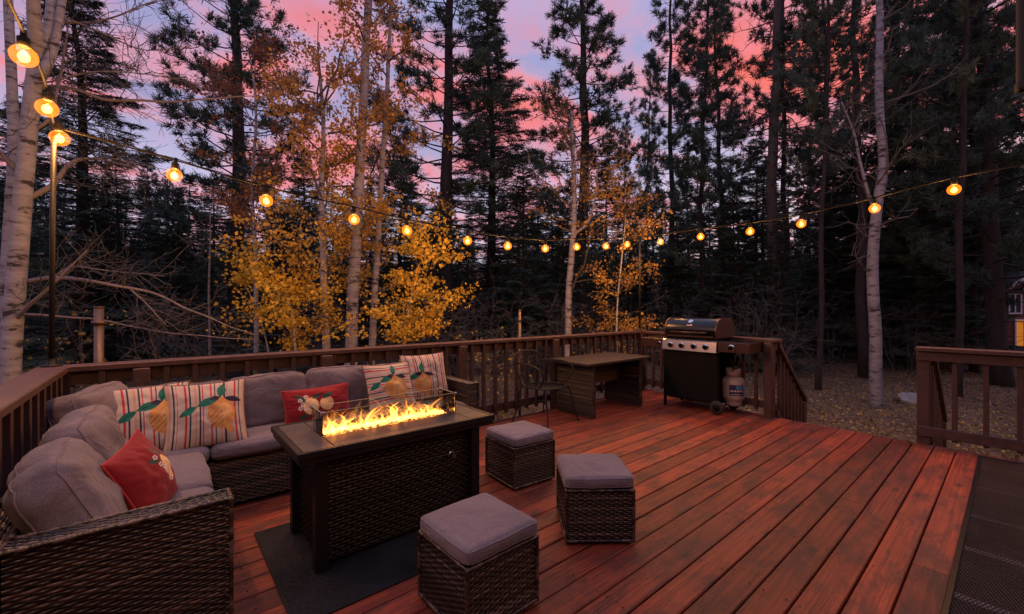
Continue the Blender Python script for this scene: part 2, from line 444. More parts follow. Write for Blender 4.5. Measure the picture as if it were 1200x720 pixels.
# ------------------------------------------------------------------ cushions
def cushion_mesh(w, d, h, rad=.05, puff=.03, n=22, seed=0, wr=.004, sag=0.0):
    """soft box, x width, y depth, z height, centred; returns MB"""
    mb = MB(); rng = np.random.default_rng(seed)
    g = np.linspace(-1, 1, n+1); g = np.sin(g*PI/2)*.35 + g*.65
    hs = np.array((w, d, h))/2
    so = Vector(rng.random(3)*50)
    def shape(P):
        p = P*hs
        r = min(rad, hs.min()*.98)
        inner = hs - r
        q = np.clip(p, -inner, inner); dd = p - q
        nn = np.linalg.norm(dd); 
        if nn > 1e-9:
            m = np.abs(dd).max(); dd = dd/nn*min(r, max(m, 1e-9)) if m > 0 else dd
        p = q + dd
        a, b_, c = P
        p[2] += puff*np.sign(c)*(abs(c)**2)*(1-a*a)*(1-b_*b_)
        p[1] += puff*.45*np.sign(b_)*(b_**2)*(1-a*a)*(1-c*c)
        p[0] += puff*.45*np.sign(a)*(a**2)*(1-b_*b_)*(1-c*c)
        k = mnoise.noise(Vector(p)*7 + so)*wr*2.2 + mnoise.noise(Vector((p[0]*16, p[1]*16, p[2]*9)) + so)*wr
        L = np.linalg.norm(p) + 1e-9
        p = p + p/L*k
        p[2] -= sag*(1-a*a)*(1-b_*b_)
        return p
    for ax in range(3):
        for sd in (-1, 1):
            o1, o2 = (ax+1) % 3, (ax+2) % 3
            V = []
            for a in g:
                for b_ in g:
                    P = np.zeros(3); P[ax] = sd; P[o1] = a; P[o2] = b_; V.append(shape(P))
            i = np.arange(n)[:, None]; j = np.arange(n)[None]; k = n+1
            F = np.stack([i*k+j, (i+1)*k+j, (i+1)*k+j+1, i*k+j+1], -1).reshape(-1, 4)
            if sd < 0: F = F[:, ::-1]
            mb.add(V, F)
    return mb, shape

def weld(o, d=.0004):
    import bmesh
    bm = bmesh.new(); bm.from_mesh(o.data); bmesh.ops.remove_doubles(bm, verts=bm.verts, dist=d); bm.to_mesh(o.data); bm.free()
    return o

def cushion(name, w, d, h, parent, loc, rot=(0, 0, 0), label=None, seam=True, **kw):
    mb, shp = cushion_mesh(w, d, h, **kw)
    o = weld(mb.build(name, MAT['cushion'], parent, smooth=True))
    o.location = loc; o.rotation_euler = rot
    if label: o['label'] = label
    if seam:   # sewn piping round both wide faces
        pm = MB()
        for c in (-.72, .72):
            t = np.linspace(-1, 1, 15)[:-1]
            ring = [(a, -1, c) for a in t] + [(1, a, c) for a in t] + [(-a, 1, c) for a in t] + [(-1, -a, c) for a in t]
            pm.tube(np.array([shp(np.array(q, float))*1.002 for q in ring]), .0035, 5, closed=True)
        p = pm.build('piping', MAT['cushion'], o, smooth=True)
    return o

# ------------------------------------------------------------------ printed throw pillows
CREAM = (.40, .335, .295); REDS = (.38, .025, .035); NAVY = (.022, .020, .040); TAN = (.42, .25, .16); TEAL = (.012, .125, .095); LEMON = (.50, .25, .08)
def seg_d(x, y, a, b):
    ax, ay = a; bx, by = b; t = np.clip(((x-ax)*(bx-ax)+(y-ay)*(by-ay))/((bx-ax)**2+(by-ay)**2), 0, 1)
    return np.hypot(x-ax-t*(bx-ax), y-ay-t*(by-ay)), t
def leaf_mask(x, y, a, b, w):
    d, t = seg_d(x, y, a, b); return d < w*np.sin(PI*np.clip(t, .02, .98))**.8
def paint(x, y, kind):
    n = x.shape; C = np.zeros(n+(3,))
    if kind.startswith('stripe'):
        s = x if kind != 'stripe_h' else y
        seq = [(CREAM, .10), (REDS, .045), (CREAM, .06), (NAVY, .03), (CREAM, .085), (TAN, .05), (CREAM, .05), (NAVY, .042), (CREAM, .04), (REDS, .02), (CREAM, .06)]
        tot = sum(w for _, w in seq); q = np.mod(s*.93 + 3*tot + .03, tot); C[:] = CREAM; acc = 0
        for c, w in seq:
            C[(q >= acc) & (q < acc+w)] = c; acc += w
        cx, cy, rx, ry = (.36, -.10, .36, .50)
        if kind == 'stripe_h': cx, cy, rx, ry = (.10, -.05, .52, .50)
        if kind == 'stripe_b': cx, cy, rx, ry = (-.25, -.30, .40, .45)
        lm = ((x-cx)/rx)**2 + ((y-cy)/ry)**2 < 1
        tip = leaf_mask(x, y, (cx+rx*.3, cy-ry*.75), (cx+rx*.75, cy-ry*1.25), .10)
        C[lm | tip] = LEMON
        hl = lm & (((x-cx-rx*.3)/rx)**2 + ((y-cy-ry*.1)/ry)**2 < .25); C[hl] = (.54, .32, .13)
        gx = np.floor(x*26); gy = np.floor(y*26); fx = x*26-gx-.5; fy = y*26-gy-.5
        dot = (np.hypot(fx, fy) < .3) & (np.mod(gx*3+gy*5, 4) < 2) & lm & (x < cx+.1*rx) & (y < cy+.15*ry) & (((x-cx+.12)/rx)**2+((y-cy+.1)/ry)**2 < .6)
        C[dot] = (.06, .03, .03)
        top = (cx-.03, cy+ry)
        for a, b, w, c in ((top, (cx-.62, cy+ry*.55), .13, TEAL), ((cx-.62, cy+ry*.55), (cx-1.05, cy+ry*.02), .11, TEAL), (top, (cx+.05, cy+ry+.48), .12, TEAL), ((cx+.08, cy+ry-.02), (cx+.55, cy+ry-.14), .09, NAVY), (top, (cx-.30, cy+ry*.9), .09, NAVY)):
            C[leaf_mask(x, y, a, b, w)] = c
            d, t = seg_d(x, y, a, b); C[(d < .012) & (t > 0) & (t < 1) & leaf_mask(x, y, a, b, w)] = tuple(k*.5 for k in c)
    else:
        C[:] = (.20, .010, .016)
        cx, cy, rx, ry = (.30, -.02, .26, .36) if kind == 'red' else (-.28, -.05, .24, .50)
        lm = ((x-cx)/rx)**2 + ((y-cy)/ry)**2 < 1; C[lm] = (.64, .42, .20)
        C[lm & (((x-cx-.08)/rx)**2 + ((y-cy)/ry)**2 < .35)] = (.68, .50, .27)
        if kind == 'red_long':
            l2 = ((x-.22)/.22)**2 + ((y+.02)/.42)**2 < 1; C[l2] = (.62, .40, .19)
            lv = (((-.2, .35), (.06, .62), .10), ((.1, .3), (.42, .62), .12), ((-.45, .2), (-.66, .72), .10), ((-.4, -.45), (-.62, -.75), .12))
            fl = [(-.52, .1), (-.58, .35), (-.45, -.2), (-.4, .5), (-.6, -.1)]; fs = .045
        else:
            lv = (((.05, .3), (-.28, .42), .07), ((.2, .38), (.12, .72), .07), ((.4, .3), (.52, .66), .07))
            fl = [(.0, .18), (.04, -.08), (-.02, .42), (.1, -.32), (.06, .05)]; fs = .05
        for a, b, w in lv: C[leaf_mask(x, y, a, b, w)] = (.03, .065, .05)
        for fx, fy in fl:
            for k in range(5):
                an = k*2*PI/5 + fx*9
                asp = 1.0 if kind == 'red' else 1.8
                C[((x-fx-cos(an)*fs)**2 + ((y-fy-sin(an)*fs*asp)/asp)**2) < (fs*.55)**2] = (.62, .56, .52)
    return C

def pillow(name, label, w, h, t, loc, face, tilt, roll, kind, seed=0, group=None):
    n = 150
    g = np.linspace(-1, 1, n); x, y = np.meshgrid(g, g, indexing='ij')
    rng = np.random.default_rng(seed); so = rng.random(2)*30
    prof = np.clip((1-x**2), 0, 1)**.55*np.clip((1-y**2), 0, 1)**.55
    px = x*(1-.075*(1-y**2)); py = y*(1-.075*(1-x**2))
    wob = np.zeros_like(x)
    for i in range(0, n):
        for j in range(0, n):
            wob[i, j] = mnoise.noise((x[i, j]*2.2+so[0], y[i, j]*2.2+so[1], seed)) + .5*mnoise.noise((x[i, j]*5+so[0], y[i, j]*5+so[1], seed+4.))
    edge = np.maximum(np.abs(x), np.abs(y))
    crease = np.sin((np.arctan2(y, x))*26 + so[0])*np.clip(edge-.55, 0, 1)*np.clip(1-edge, 0, 1)*.10
    mb = MB(); fr = paint(x, y, kind)
    for sd in (1, -1):
        Z = sd*(t/2)*(prof*(1+.10*wob) + crease) 
        P = np.stack([px*w/2, py*h/2, Z + wob*.004], -1).reshape(-1, 3)
        i = np.arange(n-1)[:, None]; j = np.arange(n-1)[None]
        F = np.stack([i*n+j, (i+1)*n+j, (i+1)*n+j+1, i*n+j+1], -1).reshape(-1, 4)
        if sd < 0: F = F[:, ::-1]
        mb.add(P, F, fr.reshape(-1, 3))
    # sewn edge cord
    q = np.linspace(-1, 1, 30)[:-1]
    ring = [(a, -1) for a in q] + [(1, a) for a in q] + [(-a, 1) for a in q] + [(-1, -a) for a in q]
    o = weld(mb.build(name, MAT['print'], smooth=True), .0002)
    pm = MB(); pm.tube(np.array([((a*(1-.075*(1-b*b)))*w/2, (b*(1-.075*(1-a*a)))*h/2, 0) for a, b in ring]), .0045, 5,
                       col=(REDS if kind.startswith('red') else (.09, .06, .07)), closed=True)
    pm.build('edge_piping', MAT['print'], o, smooth=True)
    # local z (print side) -> horizontal direction "face" leaning back by tilt
    zz = Vector((cos(face)*cos(tilt), sin(face)*cos(tilt), sin(tilt))).normalized()
    xx = Vector((-sin(face), cos(face), 0)); yy = zz.cross(xx)
    R = Matrix((xx, yy, zz)).transposed()
    o.matrix_world = Matrix.Translation(loc) @ R.to_4x4() @ Matrix.Rotation(roll, 4, 'Z')
    return tag(o, label, 'pillow', group)

# ================================================================== SETTING
def hgt(x, y):
    d = x*FW[0] + y*FW[1]
    r = math.hypot(x-2.5, y-2)
    base = -.62 + .10*mnoise.noise((x*.22, y*.22, 3.)) + .03*mnoise.noise((x*.9, y*.9, 1.))
    far = max(0, r-22)
    return base + .13*far
def ground_sheet():
    mb = MB(); n = 170
    t = np.linspace(-1, 1, n); g = np.sign(t)*(np.abs(t)**2.4)*160
    V = [(a+2.5, b+3, hgt(a+2.5, b+3)) for a in g for b in g]
    i = np.arange(n-1)[:, None]; j = np.arange(n-1)[None]
    F = np.stack([i*n+j, (i+1)*n+j, (i+1)*n+j+1, i*n+j+1], -1).reshape(-1, 4)
    mb.add(V, F)
    tag(mb.build('ground', MAT['ground'], smooth=True), 'brown forest floor strewn with fallen leaves around the deck', kind='structure')
ground_sheet()

BP = .1445
def edge_x(y):      # far edge of the deck, slightly out of square
    return 5.60 + max(0, (y-1.8))*.20
def deck():
    mb = MB()
    ys = np.arange(-24, 26)
    for k in ys:
        ga = RNG.uniform(.0025, .0065); y0 = .19 + k*BP + ga; y1 = .19 + (k+1)*BP - RNG.uniform(.0025, .0065)
        if y0 > 3.80: continue
        r1, r2, r3 = RNG.random(3)
        xe = edge_x((y0+y1)/2) + RNG.normal(0, .006)
        x0 = -.62
        # boards are butted once or twice along the run
        cuts = [x0, xe] if k % 3 else [x0, RNG.uniform(1.0, 4.6), xe]
        for a, b in zip(cuts[:-1], cuts[1:]):
            c = RNG.random(3)
            dz = RNG.normal(0, .0012)
            n = 24; xs = np.linspace(a + .0015, b - .0015, n)
            w0 = y0 + .0011*np.array([mnoise.noise((x*1.3, k*3.1, 0)) for x in xs]); w1 = y1 + .0011*np.array([mnoise.noise((x*1.3, k*3.1, 9)) for x in xs])
            prof = [(0, -.036), (0, -.005), (.004, -.0008), (.03, 0), (.97, 0), (.996, -.0008), (1, -.005), (1, -.036)]
            V = np.array([[(x, p*(bb-aa)*1.0 + aa, q + dz) for p, q in ((0, -.036), (0, -.005), (.03, -.0006), (.08, 0), (.92, 0), (.97, -.0006), (1, -.005), (1, -.036))] for x, aa, bb in zip(xs, w0, w1)]).reshape(-1, 3)
            i = np.arange(n-1)[:, None]; j = np.arange(7)[None]
            F = np.stack([i*8+j, (i+1)*8+j, (i+1)*8+j+1, i*8+j+1], -1).reshape(-1, 4)[:, ::-1]
            mb.add(V, F, c)
            o = mb.n - len(V)
            mb.f.append(tuple(o+q for q in range(8))); mb.f.append(tuple(o+(n-1)*8+q for q in range(7, -1, -1)))
    nl = MB()
    for k in ys:
        for x in np.arange(-.3, 5.6, .61):
            for q in (.028, .115):
                yy = .19 + k*BP + q + RNG.normal(0, .005); xx = x + RNG.normal(0, .008)
                if yy > 3.75 or xx > edge_x(yy)-.03: continue
                nl.lathe([(0, .0030), (.0034, .0026), (.0042, .0012)], 8, (xx, yy, 0))
    tag(nl.build('deck_nails', MAT['iron']), 'dark nail heads in the deck boards', kind='structure')
    tag(mb.build('deck', MAT['deck']), 'weathered red stained board deck', kind='structure')
    fr = MB(); fr.prism([(-.60, -3.3), (edge_x(-3)-.01, -3.3), (edge_x(1.8)-.01, 1.8), (edge_x(3.8)-.01, 3.80), (-.60, 3.80)], -.062, -.040, 'z')
    for y in np.arange(-3, 3.8, .6): fr.box((-.58, y, -.22), (5.56, y+.04, -.064))
    fr.box((-.62, 3.805, -.25), (edge_x(3.8)+.01, 3.84, -.008))
    tag(fr.build('deck_frame', MAT['dark']), 'dark timber frame under the deck boards', kind='structure')
deck()

# stairs down to the forest floor
st = MB()
for i in range(3):
    z = -.19*(i+1); x = 5.64 + .28*i
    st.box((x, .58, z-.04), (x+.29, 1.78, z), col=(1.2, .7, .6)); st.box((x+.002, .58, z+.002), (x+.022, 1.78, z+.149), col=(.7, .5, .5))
tag(st.build('stairs', MAT['rail']), 'short wooden stair leading down from the deck', kind='structure')

# ================================================================== RAILINGS
def railing(name, label, p, q, posts, baln, zt=.93, cap_w=.15, face=1, cap_ext=(0, 0)):
    """straight railing from p to q; face = +1 / -1 which side the balusters sit"""
    p = Vector((*p, 0)); q = Vector((*q, 0)); L = (q-p).length; ang = math.atan2(q.y-p.y, q.x-p.x)
    r = thing(name, label, 'railing', p, ang)
    rails = MAT['rail']
    c = MB(); c.box((-cap_ext[0], -cap_w/2, zt-.038), (L+cap_ext[1], cap_w/2, zt), col=(1.25, 1.15, 1.15), bev=.005); c.build('cap_rail', rails, r)
    a = MB(); a.box((0, -.018, zt-.130), (L, .018, zt-.042), bev=.003); a.build('upper_rail', rails, r)
    a = MB(); a.box((0, -.018, .085), (L, .018, .175), bev=.003); a.build('lower_rail', rails, r)
    pm = None
    for s in posts:
        if pm is None:
            m = MB(); m.box((-.045, -.045, -.25), (.045, .045, zt-.041), bev=.004); pm = m.build('post', rails, r)
            o = pm
        else:
            o = pm.copy(); COL.objects.link(o); o.parent = r
        o.location = (s, face*.066, 0)
    bmx = None
    n = int(L/baln)
    for k in range(n+1):
        s = .06 + k*(L-.12)/n
        if any(abs(s-t) < .07 for t in posts): continue
        if bmx is None:
            m = MB(); m.box((-.018, -.018, .06), (.018, .018, zt-.042), bev=.003); bmx = m.build('baluster', rails, r); o = bmx
        else:
            o = bmx.copy(); COL.objects.link(o); o.parent = r
        o.location = (s, face*.037, 0)
    return r
YB = 3.90
railing('deck_railing', 'long brown railing along the back of the deck behind the sofa', (-.52, YB), (5.98, YB), [.42, 1.62, 3.02, 4.45, 6.44], .165, face=-1, cap_ext=(.075, .075))
railing('deck_railing', 'brown railing on the left beside the wicker loveseat', (-.52, .3), (-.52, YB-.078), [.08, 1.7], .165, face=-1)
railing('deck_railing', 'brown railing behind the grill up to the stair post', (edge_x(1.82)-.02, 1.80), (5.98, YB-.078), [.045, 1.15], .17, face=1, cap_ext=(.03, 0))
railing('deck_railing', 'short brown railing right of the stair opening', (5.56, .60), (5.62, -2.4), [.045, 1.3, 2.6], .20, face=1, zt=.93)

def stair_rail(name, label, y):
    r = thing(name, label, 'railing', (5.68, y, 0))
    A = np.array((0, 0, .88)); B = np.array((1.02, 0, .08))
    m = MB(); m.prism([(0, .90), (0, .84), (1.05, .02), (1.05, .08)], -.045, .045, 'y', col=(1.1, 1, 1)); m.build('handrail', MAT['rail'], r)
    m = MB(); m.prism([(0, .10), (0, .02), (1.0, -.76), (1.0, -.66)], -.018, .018, 'y'); m.build('stringer', MAT['rail'], r)
    for k in range(7):
        x = .10 + k*.13; m = MB(); m.box((x, -.018, .06-.76*x), (x+.036, .018, .842-.78*x-.03)); m.build('baluster', MAT['rail'], r)
    m = MB(); m.box((.96, -.04, -.70), (1.04, .04, .02)); m.build('post', MAT['rail'], r)
    return r
stair_rail('stair_railing', 'sloping brown stair handrail going down beside the grill', 1.84)
stair_rail('stair_railing', 'sloping dark stair handrail behind the right railing post', .52)

# ================================================================== SOFAS
def sofa_back():
    r = thing('wicker_sofa', 'long brown wicker sofa with grey cushions along the back railing', 'sofa')
    x0, x1 = -.44, 2.28
    w = MB(); c = MB()
    weave_box(w, c, (x0, 3.24, .03), (x1-.11, 3.70, .32), 'y')
    o = w.build('woven_base', MAT['wicker'], r, True); c.build('base_core', MAT['dark'], o)
    w = MB(); c = MB()
    weave_box(w, c, (x0, 3.705, .03), (x1, 3.80, .60), 'yZYX')
    bound(w, (x0, 3.706, .598), (x1, 3.706, .598)); bound(w, (x0, 3.798, .598), (x1, 3.798, .598))
    o = w.build('woven_back', MAT['wicker'], r, True); c.build('back_core', MAT['dark'], o)
    w = MB(); c = MB()
    weave_box(w, c, (x1-.105, 3.21, .03), (x1, 3.70, .60), 'xyXZ')
    bound(w, (x1-.104, 3.211, .598), (x1-.001, 3.211, .598)); bound(w, (x1-.104, 3.211, .03), (x1-.104, 3.211, .6)); bound(w, (x1-.001, 3.211, .03), (x1-.001, 3.211, .6))
    o = w.build('armrest', MAT['wicker'], r, True); c.build('arm_core', MAT['dark'], o)
    xs = (.24, 1.20, 2.16)
    for i in range(2):
        a, b = xs[i], xs[i+1]
        cushion('seat_cushion', b-a-.006, .52, .105, r, ((a+b)/2, 3.455, .382), seed=i+3, rad=.045, puff=.012, seam=False)
    cushion('seat_cushion', .68, .52, .105, r, (-.105, 3.455, .382), seed=9, rad=.045, puff=.012, seam=False)
    for i, (a, b, tl, dz, dy) in enumerate(((-.20, .36, .34, -.010, -.0), (.37, .89, .22, 0, 0), (.895, 1.42, .20, .015, 0), (1.425, 1.95, .22, 0, 0))):
        cushion('back_cushion', b-a, .375, .150, r, ((a+b)/2, 3.615+dy, .602+dz), (PI/2 - tl, 0, RNG.normal(0, .015)), seed=20+i, rad=.045, puff=.022, wr=.008)
    return r
sofa_back()

def sofa_left():
    r = thing('wicker_loveseat', 'brown wicker loveseat with grey cushions beside the left railing', 'sofa')
    w = MB(); c = MB()
    weave_box(w, c, (-.35, 1.955, .03), (.19, 3.20, .32), 'XZ')
    o = w.build('woven_base', MAT['wicker'], r, True); c.build('base_core', MAT['dark'], o)
    w = MB(); c = MB()
    weave_box(w, c, (-.445, 1.85, .03), (-.352, 3.20, .60), 'xXyW')
    bound(w, (-.351, 1.96, .598), (-.351, 3.20, .598)); bound(w, (-.444, 1.85, .598), (-.444, 3.20, .598))
    o = w.build('woven_back', MAT['wicker'], r, True); c.build('back_core', MAT['dark'], o)
    w = MB(); c = MB()
    weave_box(w, c, (-.349, 1.85, .03), (.20, 1.952, .60), 'yXYZ', row=.0108, wl=.052, amp=.0032)
    for (p, q) in (((-.44, 1.852, .597), (.20, 1.852, .597)), ((-.34, 1.951, .597), (.20, 1.951, .597)), ((.199, 1.852, .597), (.199, 1.951, .597)), ((.199, 1.852, .03), (.199, 1.852, .60)), ((.199, 1.951, .03), (.199, 1.951, .6))):
        bound(w, p, q, .008)
    o = w.build('armrest', MAT['wicker'], r, True); c.build('arm_core', MAT['dark'], o)
    cushion('seat_cushion', .545, .60, .105, r, (-.07, 2.26, .382), seed=31, rad=.045, puff=.014, seam=False)
    cushion('seat_cushion', .545, .62, .105, r, (-.07, 2.88, .382), seed=32, rad=.045, puff=.014, seam=False)
    for i, (y, x, z, tl, yaw, s) in enumerate(((2.27, -.250, .575, .42, .06, .55), (2.83, -.25, .590, .34, -.06, .50), (3.48, -.28, .620, .30, -.45, .46))):
        # thickness along local z, facing +X
        cushion('back_cushion', s, .40, .175, r, (x, y, z), (PI/2 - tl, 0, PI/2 + yaw), seed=40+i, rad=.060, puff=.032, wr=.011)
    return r
sofa_left()

# throw pillows lean on the back cushions
FY = -PI/2
pillow('throw_pillow', 'striped lemon pillow at the sofa corner, partly behind its twin', .44, .44, .16, (-.06, 3.42, .615), FY+.05, .50, 0.03, 'stripe_a', 1, 'striped lemon pillows')
pillow('throw_pillow', 'striped lemon pillow overlapping the corner one, with whole lemon in view', .44, .44, .16, (.23, 3.36, .610), FY-.02, .50, 0.0, 'stripe_a', 2, 'striped lemon pillows')
pillow('throw_pillow', 'long red lumbar pillow with two lemons on the back sofa', .49, .27, .13, (.93, 3.44, .555), FY, .32, 0.03, 'red_long', 3)
pillow('throw_pillow', 'lemon pillow with sideways stripes behind the flames', .43, .43, .15, (1.50, 3.41, .620), FY+.05, .38, 0.0, 'stripe_h', 4, 'striped lemon pillows')
pillow('throw_pillow', 'upright striped pillow beside the far wicker armrest', .44, .44, .15, (1.90, 3.54, .655), FY-.10, .30, 0.02, 'stripe_b', 5, 'striped lemon pillows')
pillow('throw_pillow', 'square red pillow with white blossoms on the loveseat', .34, .34, .16, (-.055, 2.37, .575), -.34, .40, .16, 'red', 6)

# ================================================================== FIRE TABLE
def fire_table():
    r = thing('fire_table', 'black rectangular gas fire table with glass guard and flames', 'fire table', (1.06, 2.43, .006))
    hx, hy = .575, .31; zt = .615
    f = MB()    # border frame
    e = .028
    f.box((-hx, -hy, zt-.035), (hx, -hy+e, zt), bev=.003); f.box((-hx, hy-e, zt-.035), (hx, hy, zt), bev=.003)
    f.box((-hx, -hy+e+.001, zt-.035), (-hx+e, hy-e-.001, zt), bev=.003); f.box((hx-e, -hy+e+.001, zt-.035), (hx, hy-e-.001, zt), bev=.003)
    f.build('top_frame', MAT['bronze'], r)
    t = MB(); g = .003; bx = .405; by = .085
    # two end plates of planks and two long plates beside the burner
    for sx in (-1, 1):
        a, b = sorted((sx*(hx-e-g), sx*(bx+.0)))
        for k in range(4):
            w = 2*(hy-e-g)/4; y = -hy+e+g + k*w
            t.box((a, y+.001, zt-.022), (b, y+w-.001, zt-.002), bev=.0015)
    for sy in (-1, 1):
        a, b = sorted((sy*(hy-e-g), sy*by)); t.box((-bx+.004, a, zt-.022), (bx-.004, b, zt-.002), bev=.0015)
    t.build('top_plate', MAT['tile'], r)
    u = MB(); u.box((-hx+.01, -hy+.01, zt-.060), (hx-.01, hy-.01, zt-.0365)); u.build('under_tray', MAT['bronze'], r)
    m = MB(); lx, ly = .455, .235
    for sx in (-1, 1):
        for sy in (-1, 1):
            g_ = MB(); g_.box((sx*lx-.03, sy*ly-.03, 0), (sx*lx+.03, sy*ly+.03, zt-.062), bev=.003); g_.build('leg', MAT['bronze'], r)
    pal = [(.011, .008, .008), (.015, .011, .010), (.008, .007, .007)]
    w = MB(); c = MB()
    ax, ay = lx-.032, ly-.012
    kw = dict(row=.0175, wl=.060, amp=.0050, pal=pal, fill=.42)
    weave(w, (-ax, -ly+.006, .03), (1, 0, 0), (0, 0, 1), 2*ax, zt-.11, **kw); weave(w, (ax, ly-.006, .03), (-1, 0, 0), (0, 0, 1), 2*ax, zt-.11, **kw)
    by2 = ly-.032
    weave(w, (lx-.006, -by2, .03), (0, 1, 0), (0, 0, 1), 2*by2, zt-.11, **kw); weave(w, (-lx+.006, by2, .03), (0, -1, 0), (0, 0, 1), 2*by2, zt-.11, **kw)
    o = w.build('woven_panel', M('woven_bronze', (1, 1, 1), .38, metal=.35, attr=True), r, True)
    c.box((-lx+.016, -ly+.016, .02), (lx-.016, ly-.016, zt-.062)); c.build('inner_box', MAT['dark'], o)
    # burner bed
    b = MB(); b.box((-bx+.006, -by+.004, zt-.034), (bx-.006, by-.004, zt-.014)); b.build('burner_pan', MAT['matt'], r)
    rng = np.random.default_rng(5)
    bd = MB()
    for k in range(620):
        x = rng.uniform(-.375, .375); y = rng.normal(0, .032); y = max(-.07, min(.07, y)); s = rng.uniform(.005, .010)
        heat = math.exp(-(y/.035)**2)*rng.uniform(.25, 1.0)
        col = np.array((1.6, .55, .08))*heat*1.3 + np.array((.02, .015, .012))
        P = rng.normal(0, 1, (6, 3)); P = np.array([(1, 0, 0), (-1, 0, 0), (0, 1, 0), (0, -1, 0), (0, 0, 1), (0, 0, -1)])*s*rng.uniform(.7, 1.3, (6, 1)) + (x, y, zt-.012+s*.6)
        bd.add(P, [(0, 2, 4), (2, 1, 4), (1, 3, 4), (3, 0, 4), (2, 0, 5), (1, 2, 5), (3, 1, 5), (0, 3, 5)], col)
    bd.build('glowing_bead', MAT['beads'], r)['kind'] = 'stuff'
    fl = MB()
    for k in range(190):
        x = rng.uniform(-.375, .375); y = rng.normal(0, .030)
        big = .55 + .45*math.sin(x*11+1)*math.sin(x*23)
        h = min(rng.gamma(2.2, .022)*(.45+.75*big), .112); rad = rng.uniform(.005, .013)*(1+h*3)
        n = 10; t_ = np.linspace(0, 1, n); lean = rng.normal(0, .5, 2); ph = rng.random()*6; f1 = rng.uniform(4, 9)
        P = np.stack([x + lean[0]*h*t_ + .24*h*np.sin(t_*f1+ph)*t_, y + lean[1]*h*.6*t_ + .2*h*np.cos(t_*f1+ph)*t_, zt-.010 + h*t_], -1)
        R = rad*(np.sin(PI*(.22+.78*t_))**.9+.01)*(1.15-.5*t_)*(1+.22*np.sin(t_*13+ph))
        g_ = rng.choice((rng.uniform(.05, .12), rng.uniform(.10, .22), rng.uniform(.2, .36)))
        for sc, wt, tc_ in ((1.0, .30, .35), (.72, .45, .6), (.45, .8, 1.0)):   # nested veils of burning gas
            cA = np.array((1.5, .18+.37*tc_, .008+.09*tc_)); cB = np.array((.55, .10+.05*tc_, .004))
            fl.tube(P*(1, 1, 1) + np.array((0, 0, 0)), R*sc, 7, (cA[None]*(1-t_[:, None])**.8 + cB[None]*t_[:, None])*g_*wt*1.5)
    fl.build('flames', MAT['flame'], r, True)['kind'] = 'stuff'
    # glass wind guard
    gx, gy, gh = .405, .098, .125
    g4 = .006
    for nm, a, bb in (('f', (-gx, -gy, zt), (gx, -gy+g4, zt+gh)), ('b', (-gx, gy-g4, zt), (gx, gy, zt+gh)), ('l', (-gx-.001-g4, -gy, zt), (-gx-.001, gy, zt+gh)), ('r', (gx+.001, -gy, zt), (gx+.001+g4, gy, zt+gh))):
        q = MB(); q.box(a, bb); gp = q.build('glass_panel', MAT['gglass'], r)
        ex = MB(); ex.box((a[0], a[1], bb[2]+.0004), (bb[0], bb[1], bb[2]+.0022))
        if nm in 'fb':
            for x in (a[0]-.0022, bb[0]+.0004): ex.box((x-.0, a[1], a[2]), (x+.0018, bb[1], bb[2]))
        ex.build('polished_edge', MAT['gedge'], gp)
    for sx in (-1, 1):
        for sy in (-1, 1):
            q = MB(); cx, cy = sx*(gx+.002), sy*(gy-.002)
            q.box((cx-.011, cy-.011, zt+gh-.012), (cx+.011, cy+.011, zt+gh+.006), bev=.002)
            q.build('corner_clip', MAT['chrome'], r)
    k = MB(); k.lathe([(0, -.03), (.016, -.03), (.018, -.004), (.022, 0), (.022, .004), (0, .004)], 16, (.30, -ly+.004, .40), 'y'); k.build('control_knob', MAT['chrome'], r)
    return r
fire_table()
mm = MB(); mm.box((.41, 1.86, .0045), (1.47, 2.80, .0095), bev=.002)
tag(mm.build('floor_mat', MAT['mat']), 'black scuffed fire mat under the fire table', 'mat')

# ================================================================== OTTOMANS
def ottoman():
    r = thing('wicker_ottoman', 'cube wicker ottoman with grey cushion nearest the camera', 'ottoman', group='wicker ottomans with grey cushions')
    w = MB(); c = MB(); h = .186
    weave_box(w, c, (-h, -h, .015), (h, h, .300), 'xXyY', row=.0108, wl=.050, amp=.0033)
    for sx in (-1, 1):
        for sy in (-1, 1): bound(w, (sx*h, sy*h, .015), (sx*h, sy*h, .300), .008)
    for z in (.020, .296):
        for s_ in (-1, 1): bound(w, (-h, s_*h, z), (h, s_*h, z), .008); bound(w, (s_*h, -h, z), (s_*h, h, z), .008)
    o = w.build('woven_body', MAT['wicker'], r, True); c.build('body_core', MAT['dark'], o)
    f = MB()
    for sx in (-1, 1):
        for sy in (-1, 1): f.cyl((sx*.16, sy*.16, 0), (sx*.16, sy*.16, .02), .014, 10)
    f.build('feet', MAT['rubber'], r)
    cushion('seat_cushion', .385, .385, .068, r, (0, 0, .3375), seed=70, rad=.024, puff=.010, wr=.0035, n=26)
    return r
ot = ottoman(); ot.location = (1.078, 1.525, .002); ot.rotation_euler.z = .02
o2 = copy_tree(ot); o2.location = (2.115, 2.435, .002); o2.rotation_euler.z = -.07 + PI/2; o2['label'] = 'cube wicker ottoman with grey cushion just right of the fire table'
o3 = copy_tree(ot); o3.location = (1.965, 1.60, .002); o3.rotation_euler.z = -.676 + PI; o3['label'] = 'cube wicker ottoman with grey cushion alone at the open deck middle'

